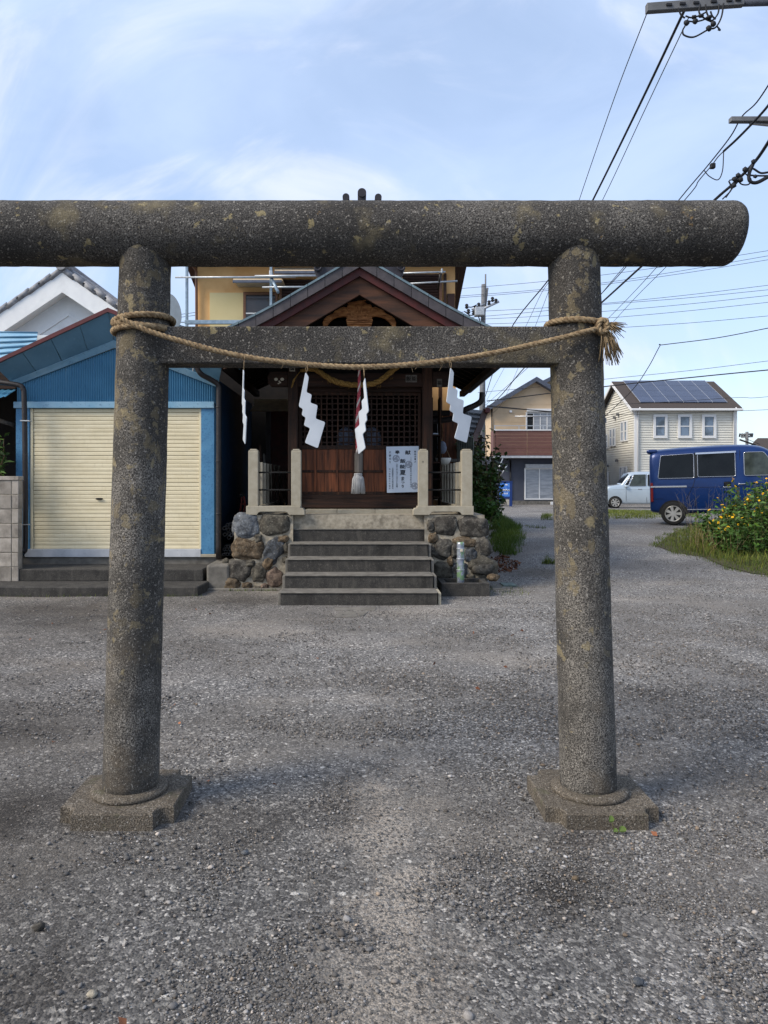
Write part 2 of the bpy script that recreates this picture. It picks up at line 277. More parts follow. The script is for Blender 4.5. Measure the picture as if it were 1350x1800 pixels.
# ------------------------------------------------------------------ mesh builder
class MB:
    def __init__(s): s.bm = bmesh.new()
    def poly(s, pts):
        try: return s.bm.faces.new([s.bm.verts.new(p) for p in pts])
        except ValueError: return None
    def box(s, x0, x1, y0, y1, z0, z1, bev=0, mtx=None):
        x0, x1 = min(x0, x1), max(x0, x1); y0, y1 = min(y0, y1), max(y0, y1); z0, z1 = min(z0, z1), max(z0, z1)
        v = [Vector((x, y, z)) for z in (z0, z1) for y in (y0, y1) for x in (x0, x1)]
        if mtx: v = [mtx @ p for p in v]
        v = [s.bm.verts.new(p) for p in v]
        f = [s.bm.faces.new([v[i] for i in q]) for q in ((0, 2, 3, 1), (4, 5, 7, 6), (0, 1, 5, 4), (2, 6, 7, 3), (0, 4, 6, 2), (1, 3, 7, 5))]
        if bev:
            es = list({e for q in f for e in q.edges})
            bmesh.ops.bevel(s.bm, geom=es, offset=bev, segments=2, affect='EDGES', profile=.5)
        return s
    def prism(s, pts, ext, bev=0):
        ext = Vector(ext); n = len(pts)
        a = [s.bm.verts.new(p) for p in pts]; b = [s.bm.verts.new(Vector(p) + ext) for p in pts]
        f1 = s.bm.faces.new(a); f2 = s.bm.faces.new(list(reversed(b)))
        side = [s.bm.faces.new((a[i], b[i], b[(i + 1) % n], a[(i + 1) % n])) for i in range(n)]
        bmesh.ops.recalc_face_normals(s.bm, faces=[f1, f2] + side)
        if bev:
            es = list(set(f1.edges) | set(f2.edges))
            bmesh.ops.bevel(s.bm, geom=es, offset=bev, segments=1, affect='EDGES')
        bmesh.ops.triangulate(s.bm, faces=[f for f in s.bm.faces if len(f.verts) > 4])
        return s
    def tube(s, pts, r, seg=8, cap=True, rs=None):
        pts = [Vector(p) for p in pts]; n = len(pts); rings = []
        up = None
        for i, p in enumerate(pts):
            t = (pts[min(i + 1, n - 1)] - pts[max(i - 1, 0)]).normalized()
            if up is None:
                up = Vector((0, 0, 1)) if abs(t.z) < .9 else Vector((0, 1, 0))
            u = (up - t * up.dot(t)).normalized(); v = t.cross(u); up = u
            rr = rs[i] if rs else r
            rings.append([s.bm.verts.new(p + (u * math.cos(k * 2 * math.pi / seg) + v * math.sin(k * 2 * math.pi / seg)) * rr) for k in range(seg)])
        for a, b in zip(rings, rings[1:]):
            for k in range(seg): s.bm.faces.new((a[k], a[(k + 1) % seg], b[(k + 1) % seg], b[k])).smooth = True
        if cap and seg > 2:
            s.bm.faces.new(list(reversed(rings[0]))); s.bm.faces.new(rings[-1])
        return s
    def lathe(s, prof, cx, cy, seg=24, smooth=True):
        rings = [[s.bm.verts.new((cx + r * math.cos(k * 2 * math.pi / seg), cy + r * math.sin(k * 2 * math.pi / seg), z)) for k in range(seg)] for r, z in prof]
        for a, b in zip(rings, rings[1:]):
            for k in range(seg): s.bm.faces.new((a[k], a[(k + 1) % seg], b[(k + 1) % seg], b[k])).smooth = smooth
        s.bm.faces.new(list(reversed(rings[0]))); s.bm.faces.new(rings[-1]); return s
    def blob(s, c, rad, sub=2, amp=.12, freq=2., sq=1., seed=0, rot=0, rough=0):
        r = bmesh.ops.create_icosphere(s.bm, subdivisions=sub, radius=1)
        cr, sr = math.cos(rot), math.sin(rot)
        for v in r['verts']:
            p = v.co.copy()
            q = Vector([math.copysign(abs(x) ** sq, x) for x in p]) if sq != 1 else p
            q = q * (1 + amp * noise.noise(p * freq + Vector((seed * 3.1, seed * 1.7, seed * .9))) * 2)
            if rough: q = q * (1 + rough * 2 * noise.noise(p * 5 + Vector((seed, 1, 2))) + rough * 1.4 * abs(noise.noise(p * 11 + Vector((seed, 7, 2)))))
            x, y, z = q.x * rad[0], q.y * rad[1], q.z * rad[2]
            v.co = Vector(c) + Vector((x * cr - z * sr, y, x * sr + z * cr))
        for f in {f for v in r['verts'] for f in v.link_faces}: f.smooth = True
        return s
    def cyl(s, a, b, r, seg=16): return s.tube([a, b], r, seg)
    def mesh(s, name):
        me = bpy.data.meshes.new(name); s.bm.normal_update(); s.bm.to_mesh(me); s.bm.free(); return me
    def build(s, name, m, parent=None, **k): return obj(name, s.mesh(name), m, parent, **k)

ROOTLOC = {}
def attach(o, parent, local=False):
    if parent is None: return
    o.parent = parent
    if parent.name in ROOTLOC and not local: o.matrix_parent_inverse = Matrix.Translation(-ROOTLOC[parent.name])
def obj(name, me, m, parent=None, loc=None, local=False, label=None, kind=None, smooth=None):
    o = bpy.data.objects.new(name, me); COL.objects.link(o)
    if m is not None and not me.materials: me.materials.append(M[m] if isinstance(m, str) else m)
    if loc is not None: o.location = loc
    attach(o, parent, local)
    if label: o['label'] = label
    if kind: o['kind'] = kind
    return o
def tag(o, label, cat, group=None):
    o['label'] = label; o['category'] = cat
    if group: o['group'] = group
    return o
def thing(name, label, cat, loc=(0, 0, 0), group=None, rotz=0, rot=None):
    o = bpy.data.objects.new(name, None); COL.objects.link(o); o.empty_display_size = .1
    o.location = loc; o.rotation_euler = rot or (0, 0, rotz); ROOTLOC[o.name] = Vector(loc)
    return tag(o, label, cat, group)
def structure(o): o['kind'] = 'structure'; return o
def np_mesh(name, verts, faces, tint=None, smooth=False):
    """verts (n,3), faces (m,k) arrays -> mesh quickly; tint: per-vertex brightness colours (n,3)"""
    me = bpy.data.meshes.new(name); n, (m, k) = len(verts), faces.shape
    me.vertices.add(n); me.vertices.foreach_set('co', np.ascontiguousarray(verts, dtype=np.float32).ravel())
    me.loops.add(m * k); me.loops.foreach_set('vertex_index', np.ascontiguousarray(faces, dtype=np.int32).ravel())
    me.polygons.add(m); me.polygons.foreach_set('loop_start', np.arange(0, m * k, k, dtype=np.int32))
    if smooth: me.polygons.foreach_set('use_smooth', np.ones(m, dtype=bool))
    if tint is not None:
        a = me.attributes.new('tint', 'FLOAT_COLOR', 'POINT'); a.data.foreach_set('color', np.c_[tint, np.ones(n)].astype(np.float32).ravel())
    me.update(calc_edges=True); return me
def spline(pts, n=12):
    pts = [Vector(p) for p in pts]; q = [pts[0] * 2 - pts[1]] + pts + [pts[-1] * 2 - pts[-2]]; res = []
    for i in range(1, len(q) - 2):
        a, b, c, d = q[i - 1:i + 3]
        for k in range(n):
            t = k / n
            res.append(.5 * ((2 * b) + (c - a) * t + (2 * a - 5 * b + 4 * c - d) * t * t + (3 * b - a - 3 * c + d) * t ** 3))
    return res + [pts[-1]]
def resample(pts, step):
    res = [pts[0]]; acc = 0
    for a, b in zip(pts, pts[1:]):
        l = (b - a).length; d = step - acc
        while d <= l and l > 0: res.append(a.lerp(b, d / l)); d += step
        acc = (acc + l) % step
    return res
def twisted(mb, pts, rad, pitch, strands=3, seg=7, step=None, taper=None, only=None):
    """A laid rope: strands wound round the path."""
    pts = resample(pts, step or pitch / 9); n = len(pts); up = None; fr = []; s = 0; sl = []
    for i, p in enumerate(pts):
        t = (pts[min(i + 1, n - 1)] - pts[max(i - 1, 0)]).normalized()
        if up is None: up = Vector((0, 0, 1)) if abs(t.z) < .9 else Vector((0, 1, 0))
        u = (up - t * up.dot(t)).normalized(); up = u; fr.append((u, t.cross(u)))
        if i: s += (p - pts[i - 1]).length
        sl.append(s)
    for k in range(strands):
        if only is not None and k not in only: continue
        path = []; rs = []
        for i, p in enumerate(pts):
            rr = rad * (taper(sl[i] / s) if taper else 1); a = 2 * math.pi * (sl[i] / pitch + k / strands)
            path.append(p + (fr[i][0] * math.cos(a) + fr[i][1] * math.sin(a)) * rr * .5); rs.append(rr * .56 * (1 + .10 * noise.noise(p * 40 + Vector((k, 0, 0)))))
        mb.tube(path, 0, seg, rs=rs)
    return mb

# glyph meshes from the built-in font
GLY = {}
def glyph(ch):
    if ch not in GLY:
        c = bpy.data.curves.new('glyph', 'FONT'); c.body = ch; c.size = 1; c.resolution_u = 2
        o = bpy.data.objects.new('glyph', c); COL.objects.link(o)
        me = bpy.data.meshes.new_from_object(o.evaluated_get(bpy.context.evaluated_depsgraph_get()))
        vs = [v.co.copy() for v in me.vertices]; fs = [tuple(p.vertices) for p in me.polygons]
        bpy.data.objects.remove(o); bpy.data.curves.remove(c); bpy.data.meshes.remove(me)
        if vs:
            x0, x1 = min(v.x for v in vs), max(v.x for v in vs); y0, y1 = min(v.y for v in vs), max(v.y for v in vs)
            cx, cy, s = (x0 + x1) / 2, (y0 + y1) / 2, max(x1 - x0, y1 - y0, .35)
            vs = [((v.x - cx) / s, (v.y - cy) / s) for v in vs]
        GLY[ch] = (vs, fs)
    return GLY[ch]
def write(mb, ch, x, z, y, w, h=None, shear=0, bold=0):
    """One character centred at (x, z) on the plane y, w wide and h tall, facing -Y."""
    vs, fs = glyph(ch); h = h or w
    for k, (dx, dz) in enumerate([(0, 0), (bold, 0), (-bold, 0), (0, bold)] if bold else [(0, 0)]):
        b = [mb.bm.verts.new((x + u * w + dx, y - k * .0002, z + (v + shear * u) * h + dz)) for u, v in vs]
        for f in fs:
            try: mb.bm.faces.new([b[i] for i in f])
            except ValueError: pass
def disc(mb, x, z, y, r, n=20, rz=None):
    mb.poly([(x + r * math.cos(2 * math.pi * k / n), y, z + (rz or r) * math.sin(2 * math.pi * k / n)) for k in range(n)])
# ================================================================== SETTING
def gz(x, y):
    def ss(a, b, t): t = min(max((t - a) / (b - a), 0), 1); return t * t * (3 - 2 * t)
    z = .35 * ss(10.5, 17, y) * ss(1.9, 3.4, x) - .33 * ss(19, 40, y) * ss(1.9, 3.4, x)
    return z
def GP(px, py, n=12):
    """The ground point seen at a photo pixel."""
    z = 0
    for _ in range(n):
        d = (CAMH - z) * F / (py - HY); x = (px - CX) * d / F; z = gz(x, d)
    return Vector((x, d, z))
xs = np.unique(np.r_[np.linspace(-8, 14, 111), np.linspace(-70, 90, 41), [-900, -300, 300, 900]])
ys = np.unique(np.r_[np.linspace(-6, 45, 120), np.linspace(45, 120, 20), [-200, -60, 300, 1500]])
V = []
for y in ys:
    for x in xs:
        V.append((x, y, gz(x, y) + (.012 * noise.noise(Vector((x * .9, y * .9, 0))) if -6 <= y <= 45 and -9 < x < 14 else 0) - .004))
nx = len(xs); I = np.arange(len(ys) * nx).reshape(len(ys), nx)
Fc = np.stack([I[:-1, :-1], I[:-1, 1:], I[1:, 1:], I[1:, :-1]], -1).reshape(-1, 4)
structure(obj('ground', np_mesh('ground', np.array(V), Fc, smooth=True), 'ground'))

# ================================================================== TORII
TY = 3.2
torii = thing('torii_gate', 'weathered grey stone torii gate spanning the front of the picture', 'torii gate', (0, TY, 0))
def pillar(sx):
    mb = MB(); segs = 40; n = 60
    rings = []
    for i in range(n + 1):
        t = i / n; z = .07 + t * 2.36; cx = sx * (.99 - .066 * t); r = .1185 - .010 * t
        ring = []
        for k in range(segs):
            a = k * 2 * math.pi / segs; dx, dy = math.cos(a), math.sin(a)
            e = .0022 * noise.noise(Vector((dx * 4, dy * 4, z * 9))) + .0012 * noise.noise(Vector((dx * 14, dy * 14, z * 30)))
            ring.append(mb.bm.verts.new((cx + dx * (r + e), TY + dy * (r + e), z)))
        rings.append(ring)
    for a, b in zip(rings, rings[1:]):
        for k in range(segs): mb.bm.faces.new((a[k], a[(k + 1) % segs], b[(k + 1) % segs], b[k])).smooth = True
    mb.bm.faces.new(rings[-1]); mb.bm.faces.new(list(reversed(rings[0])))
    return mb.build('pillar', 'torii_pillar', torii)
for sx in (-1, 1):
    pillar(sx)
    cx = sx * .995; h, q = .233, .068; z0, z1 = -.03, .062
    pts = []
    # square slab whose four corners are notched by a step and a curve
    for (ax, ay) in ((1, 1), (-1, 1), (-1, -1), (1, -1)):
        arc = [(h, h - q), (h - .30 * q, h - q), (h - .58 * q, h - .95 * q), (h - .84 * q, h - .84 * q), (h - .95 * q, h - .58 * q), (h - q, h - .30 * q), (h - q, h)]
        seq = arc if ax * ay > 0 else list(reversed(arc))
        pts += [(cx + ax * u, TY + ay * v, z0) for u, v in seq]
    b = MB().prism(pts, (0, 0, z1 - z0), bev=.005).build('pillar_base', 'torii_base', torii)
    MB().lathe([(.128, .05), (.154, .060), (.162, .068), (.160, .078), (.148, .086), (.120, .089)], cx, TY, 40).build('base_ring', 'torii_base', b)
mb = MB(); segs = 44; rings = []
ends = [(.045 * math.sin(a), .27 * (1 - math.cos(a))) for a in np.linspace(math.pi / 2, 0, 7)]
stations = [(-1, e, q) for e, q in ends] + [(t, None, 0) for t in np.linspace(-1, 1, 121)[1:-1]] + [(1, e, q) for e, q in reversed(ends)]
for t, e_, q_ in stations:
    ring = []
    for k in range(segs):
        a = k * 2 * math.pi / segs; dz, dy = math.sin(a), math.cos(a)
        e = .0025 * noise.noise(Vector((dy * 4, dz * 4, t * 14))) + .0014 * noise.noise(Vector((dy * 14, dz * 14, t * 50)))
        x = t * (1.584 + .012 * dz + (e_ or 0) + (.09 if t < 0 else 0)); rr = (.1366 + e) * (1 - q_)
        ring.append(mb.bm.verts.new((x, TY + dy * rr, 2.4675 + dz * rr)))
    rings.append(ring)
for a, b in zip(rings, rings[1:]):
    for k in range(segs): mb.bm.faces.new((a[k], b[k], b[(k + 1) % segs], a[(k + 1) % segs])).smooth = True
mb.bm.faces.new(rings[0]); mb.bm.faces.new(list(reversed(rings[-1])))
mb.build('top_beam', 'torii', torii)
MB().box(-.90, .90, TY - .066, TY + .066, 1.897, 2.055, bev=.006).build('tie_beam', 'torii', torii)

# rope across the torii
RY = 3.068
def rp(x, y, d=RY): return P(x, y, d)
strawrope = thing('straw_rope', 'long brown straw rope tied to both torii pillars and sagging across the tie beam', 'rope', (0, RY, 2.0))
lpil = lambda z: -(.99 - .066 * (z - .07) / 2.36)
rpil = lambda z: (.99 - .066 * (z - .07) / 2.36)
mb = MB()
path = [Vector((lpil(2.06) - .06, RY + .01, 2.075))] + [rp(*q) for q in ((262, 582), (330, 603), (400, 621), (470, 633), (540, 640.5), (600, 644.5), (640, 645), (705, 642), (765, 636), (830, 627), (890, 616), (974, 597))] + [rp(1030, 583, RY - .004), rp(1058, 576, RY + .03)]
twisted(mb, spline(path, 14), .0118, .066)
for (z0, tilt, a0, a1) in ((2.085, .012, 0, 1), (2.062, -.018, 0, 1), (2.043, .006, 0, 1)):
    z = z0; cx = lpil(z); lp = [Vector((cx + math.cos(a) * .124, TY + math.sin(a) * .124, z + tilt * math.cos(a + .6))) for a in np.linspace(0, 2 * math.pi, 49)]
    twisted(mb, lp, .0130, .068)
z = 2.066; cx = rpil(z)
twisted(mb, [Vector((cx + math.cos(a) * .122, TY + math.sin(a) * .122, z + .010 * math.cos(a + 2.6))) for a in np.linspace(0, 2 * math.pi, 49)], .0130, .068)
kc = rp(1058, 574, RY + .02)
for k in range(3):
    twisted(mb, [kc + Vector((math.cos(a) * .019, (k - 1) * .014, math.sin(a) * .026)) for a in np.linspace(0, 2 * math.pi, 21)], .012, .06)
mb.build('rope', 'straw', strawrope)
mb = MB()
for k in range(120):                                                       # frayed ends at the knot
    down = k % 5 > 1
    if down:
        e = kc + Vector((random.choice((random.gauss(.022, .012), random.gauss(.065, .014))), random.uniform(-.03, .03), -random.uniform(.10, .168)))
    else:
        e = kc + Vector((random.uniform(.03, .10), random.uniform(-.04, .04), random.uniform(-.05, .012)))
    m_ = kc.lerp(e, .5) + Vector((random.gauss(0.006, .004), 0, .012)); s = kc + Vector((random.gauss(0, .008), random.gauss(0, .01), random.gauss(0, .008)))
    mb.tube([s, m_, e], 0, 4, rs=[.0022, .002, .0012])
for k in range(50):                                                        # stray fibres along the rope
    i = random.randrange(1, len(path) - 1); p = path[i].lerp(path[i + 1] if i + 1 < len(path) else path[i - 1], random.random())
    mb.tube([p, p + Vector((random.gauss(0, .012), -.008, random.gauss(-.012, .014)))], .0007, 3)
mb.build('frayed_ends', 'straw', strawrope)['kind'] = 'stuff'

# four zigzag boards hanging from the rope
Z2 = [(712, 175), (743, 220), (722, 360), (770, 380), (757, 455), (824, 478), (805, 600), (893, 632), (825, 870), (705, 820), (755, 688), (697, 662), (715, 590), (677, 568), (690, 512), (650, 490)]
base = [((x - 720) * .1926 * 3.04 / F, -(y - 175) * .1926 * 3.04 / F) for x, y in Z2]
def rounded(pts, r=.006):
    o = []; n = len(pts)
    for i in range(n):
        p = Vector(pts[i]); a = Vector(pts[i - 1]); b = Vector(pts[(i + 1) % n]); da = (a - p).normalized(); db = (b - p).normalized()
        if da.angle(db) > 2.6: o.append(p); continue
        o += [p + da * r, p + (da + db) * r * .28, p + db * r]
    return o
GS = 'white zigzag boards hanging from the straw rope'
for (px, py, yaw, tilt, lab, py_rope) in (
    (428, 648, -72, 0, 'white zigzag board turned edge on so it looks thin, in front of the dark gap', 629),
    (538.5, 654, 0, 0, 'white zigzag board seen flat in front of the left lattice door', 642),
    (641, 664, 121, 0, 'white zigzag board half turned and overlapping the red and white bell rope', 645),
    (793, 646, 16, -4, 'white zigzag board seen flat in front of the dark eave by the right post', 633)):
    top = P(px, py, 3.035); t = thing('zigzag_streamer', lab, 'shide streamer', top, GS, rot=(0, R(tilt), R(yaw)))
    if yaw == 121: prof = base
    else: prof = base
    pr = rounded(prof)
    MB().prism([(p.x, -.002, p.y) for p in pr], (0, .004, 0), bev=.0008).build('zigzag_board', 'shide', t, local=True)
    rp_ = P(px + random.uniform(-3, 2), py_rope, RY - .012)
    dd = rp_ - top; mi = Matrix.Rotation(R(yaw), 3, 'Z') @ Matrix.Rotation(R(tilt), 3, 'Y'); q = mi.inverted() @ dd
    th = MB(); th.tube([Vector((0, 0, -.006)), q * .5 + Vector((.004, 0, 0)), q], .0011, 5); th.tube([Vector((0, .003, -.006)), q * .6 + Vector((-.005, 0, 0)), q + Vector((.01, 0, .006))], .0009, 4)
    th.build('thread', 'straw', t, local=True)

# ================================================================== PODIUM, STEPS, STONE RAILINGS
steps = thing('concrete_stairs', 'dark stained concrete stairs leading up to the shrine doors', 'stairs', (0, 8.3, 0))
tops = [.147, .300, .455, .612, .775]; fr = [8.31, 8.61, 8.93, 9.27, 9.62, 9.93]
for i, (z, y) in enumerate(zip(tops, fr)):
    w_ = .865 + (.02 if i == 0 else 0)
    zb = tops[i - 1] - .02 if i else -.05
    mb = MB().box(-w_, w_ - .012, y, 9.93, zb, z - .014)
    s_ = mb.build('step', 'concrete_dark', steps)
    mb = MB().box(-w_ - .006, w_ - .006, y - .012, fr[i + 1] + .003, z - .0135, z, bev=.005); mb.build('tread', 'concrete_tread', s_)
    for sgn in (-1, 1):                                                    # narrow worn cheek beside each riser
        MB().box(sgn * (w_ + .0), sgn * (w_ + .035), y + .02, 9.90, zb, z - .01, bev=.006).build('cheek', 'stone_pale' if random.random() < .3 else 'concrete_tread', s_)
MB().box(-.80, .86, 9.93, 10.2, .74, .945, bev=.004).build('landing_block', 'landing', steps)
for sgn in (-1, 1):
    MB().box(sgn * .862 + (.06 if sgn < 0 else 0), sgn * .97 + (.06 if sgn < 0 else 0), 9.70, 10.0, .70, .95, bev=.008).build('landing_cheek', 'stone_pale', steps)
for i, (a, b) in enumerate(((-.74, -.31), (-.305, .21), (.215, .74))):
    MB().box(a, b, 10.08, 10.5, .90, 1.006, bev=.004).build('kerb_stone', 'stone_pale', steps)

pod = thing('stone_podium', 'raised shrine podium faced with rough rounded stones in grey mortar', 'podium', (0, 9.6, 0))
PF = 9.60
mb = MB()
for (xa, xb) in ((-1.62, -.86), (.84, 1.62)):
    nxm, nzm = 44, 44; grid = []
    for j in range(nzm + 1):
        row = []
        for i in range(nxm + 1):
            x = xa + (xb - xa) * i / nxm; z = -.03 + .985 * j / nzm
            row.append(mb.bm.verts.new((x, PF - .012 - .10 * (1 - z) * .6 + .022 * noise.noise(Vector((x * 9, z * 9, 3))), z)))
        grid.append(row)
    for a, b in zip(grid, grid[1:]):
        for i in range(nxm): mb.bm.faces.new((a[i], a[i + 1], b[i + 1], b[i])).smooth = True
mb.box(-1.62, 1.62, PF + .06, 13.4, -.03, .955)
mb.build('mortar_core', 'mortar', pod)
LS = [(250, 405, 108, 100, 'st_blue', 0), (500, 395, 128, 90, 'st_olive', 0), (270, 605, 132, 94, 'st_brown', .15), (492, 620, 78, 118, 'st_slate', .55), (357, 512, 33, 40, 'st_olive', 0), (562, 520, 52, 32, 'st_brown', -.2),
      (198, 785, 100, 90, 'st_dark', .2), (365, 805, 62, 74, 'st_olive', 0), (500, 845, 72, 78, 'st_pink', -.5), (445, 718, 40, 58, 'st_brown', .5), (135, 895, 70, 52, 'st_brown', .1), (292, 722, 40, 30, 'st_olive', 0),
      (265, 908, 42, 28, 'st_brown', 0), (355, 930, 38, 22, 'st_olive', 0), (415, 912, 34, 24, 'st_pink', 0), (590, 590, 24, 46, 'st_olive', -.3), (585, 690, 24, 28, 'st_olive', 0)]
RS = [(685, 375, 92, 76, 'st_dark', 0), (910, 385, 116, 80, 'st_dark', .05), (572, 380, 30, 46, 'st_dark', 0), (592, 475, 38, 42, 'st_brown', 0), (668, 565, 72, 82, 'st_dark', .2), (835, 505, 92, 38, 'st_brown', .1),
      (985, 545, 62, 80, 'st_dark', -.3), (757, 575, 28, 66, 'st_dark', 0), (880, 610, 46, 58, 'st_slate', .3), (725, 660, 25, 44, 'st_brown', -.1), (662, 730, 80, 68, 'st_olive', .1), (980, 695, 122, 78, 'st_olive', .35), (800, 735, 66, 70, 'st_slate', 0), (580, 575, 22, 44, 'st_dark', 0), (960, 790, 60, 22, 'st_olive', 0), (880, 775, 34, 22, 'st_olive', 0)]
for lst, ox, sc in ((LS, 380, .2074), (RS, 630, .2222)):
    for i, (zx, zy, rx, ry, m_, rot) in enumerate(lst):
        c = P(ox + zx * sc, 840 + zy * sc, PF - .015); k = sc * PF / F * 1.06
        c.y = PF + .025 - .06 * (1 - c.z)
        MB().blob(c, (rx * k, .085, ry * k), sub=4, amp=.10, freq=1.9, sq=.72, rough=.022, seed=i + ox, rot=-rot).build('stone', m_, pod)

def stone_rail(sx, xs_, lab):
    """The pale granite railing on one side of the stairs; sx is the outward side."""
    rl = thing('stone_railing', lab, 'railing', (sx * 1.2, 9.6, .96))
    x_in, x_out = xs_
    b = MB(); z0, z1 = .957, 1.072; a, c = sorted((x_in, x_out))
    slot0, slot1 = (a + c) / 2 - .19, (a + c) / 2 + .19
    if sx < 0: slot0, slot1 = slot0 - .03, slot1 - .03
    else: slot0, slot1 = slot0 + .03, slot1 + .03
    # base beam with a pierced slot and a stepped inner end
    pts = [(a, 9.55, z0), (slot0 - .02, 9.55, z0), (slot0, 9.55, z0 + .03), (slot0 + .03, 9.55, z0 + .042), (slot1 - .03, 9.55, z0 + .042), (slot1, 9.55, z0 + .03), (slot1 + .02, 9.55, z0), (c, 9.55, z0), (c, 9.55, z1), (a, 9.55, z1)]
    if sx < 0: pts[7:9] = [(c, 9.55, z0), (c, 9.55, z0 + .06), (c - .02, 9.55, z0 + .085), (c - .05, 9.55, z0 + .09), (c - .055, 9.55, z1)]
    else: pts[9:] = [(a + .055, 9.55, z1), (a + .05, 9.55, z0 + .09), (a + .02, 9.55, z0 + .085), (a, 9.55, z0 + .06)]
    b.prism(pts, (0, .19, 0), bev=.004); b.build('base_beam', 'stone_pale', rl)
    sb = MB().box(sx * 1.30, sx * 1.48, 9.75, 13.0, z0, z1, bev=.005); sb.build('base_beam', 'stone_pale', rl)
    def post(x, y, w_, h_, name='post'):
        m_ = MB().box(x - w_ / 2, x + w_ / 2, y - w_ / 2, y + w_ / 2, z1 - .002, h_ - .03, bev=.006)
        q = w_ / 2 - .018
        m_.prism([(x - w_ / 2 + .004, y - w_ / 2 + .004, h_ - .031), (x + w_ / 2 - .004, y - w_ / 2 + .004, h_ - .031), (x + w_ / 2 - .004, y + w_ / 2 - .004, h_ - .031), (x - w_ / 2 + .004, y + w_ / 2 - .004, h_ - .031)], (0, 0, .014))
        m_.box(x - q, x + q, y - q, y + q, h_ - .02, h_, bev=.008)
        return m_.build(name, 'stone_pale', rl)
    pin, pout = (-.822, -1.378) if sx < 0 else (.826, 1.392)
    p1 = post(pin, 9.64, .126, 1.812)
    post(pout, 9.64, .126 if sx < 0 else .14, 1.812)
    for z in (1.508, 1.280):
        MB().cyl((pin, 9.66, z), (pout, 9.66, z), .011, 8).build('iron_rod', 'black', rl)
        MB().cyl((sx * 1.395, 9.7, z - .05), (sx * 1.395, 12.8, z - .05), .011, 8).build('iron_rod', 'black', rl)
    for k, y in enumerate(np.arange(9.98, 12.6, .36)):
        MB().box(sx * 1.345, sx * 1.445, y - .06, y + .06, z1 - .002, 1.655, bev=.008).build('baluster', 'stone_pale', rl)
    return rl, pin
stone_rail(-1, (-.71, -1.465), 'pale granite railing with two posts on the podium beside the blue garage')
rr_, pin_ = stone_rail(1, (.695, 1.475), 'pale granite railing with two posts on the podium beside the poster')
mb = MB(); write(mb, '大', pin_ - .005, 1.645, 9.5755, .03); mb.build('lettering', 'ink', rr_)

# ================================================================== SHRINE HALL
hall = thing('shrine_hall', 'small dark wooden shrine hall with gabled roof and latticed doors', 'shrine', (0, 10.5, .95))
for x in (-.932, .95):
    p_ = MB().box(x - .068, x + .068, 10.33, 10.47, .955, 3.05, bev=.012).build('pillar', 'wood', hall)
    MB().box(x - .10, x + .10, 10.29, 10.50, .955, 1.00, bev=.01).build('pillar_foot', 'stone_pale', p_)
    MB().box(x - .064, x + .064, 12.8, 12.93, .955, 3.05, bev=.01).build('pillar', 'wood', hall)
for k in range(5): MB().box(-1.0 + k * .004, 1.0, 10.40 + k * .14, 10.537 + k * .14, 1.05, 1.135 - .001 * k, bev=.006).build('floor_board', 'wood_h', hall)
MB().box(-.86, .878, 10.36, 10.40, 1.02, 1.09, bev=.005).build('floor_beam', 'wood_h', hall)
MB().box(-.86, .878, 10.47, 10.54, 1.135, 1.20, bev=.005).build('threshold', 'wood_h', hall)
MB().box(-1.24, 1.24, 10.36, 10.46, 2.72, 2.905, bev=.008).build('head_beam', 'wood_h', hall)
MB().box(-.86, .878, 10.49, 10.56, 2.66, 2.735, bev=.005).build('door_head', 'wood_h', hall)
MB().box(-1.3, 1.35, 10.50, 10.58, 3.05, 3.16, bev=.008).build('tie_beam', 'wood_h', hall)
# beam noses beyond the pillars; the left one carries the carved pale eyes
for sx, x in ((-1, -1.0), (1, 1.018)):
    nose = MB().prism([(x, 10.345, 2.725), (x + sx * .24, 10.345, 2.725), (x + sx * .285, 10.345, 2.77), (x + sx * .29, 10.345, 2.86), (x + sx * .25, 10.345, 2.93), (x, 10.345, 2.93)], (0, .125, 0), bev=.01).build('beam_nose', 'wood_h', hall)
    if sx < 0:
        e = MB()
        for (px, py, a, b) in ((485.2, 666.8, 3.1, 2.7), (496.0, 666.7, 3.3, 2.7), (490.8, 670.2, 1.3, 1.2), (492.3, 672.2, 1.9, 1.5), (489.6, 674.2, 1.6, 1.1)):
            q = P(px, py, 10.338); disc(e, q.x, q.z, 10.338, a * .008, 16, b * .008)
        e.build('painted_eye', 'ivory', nose)
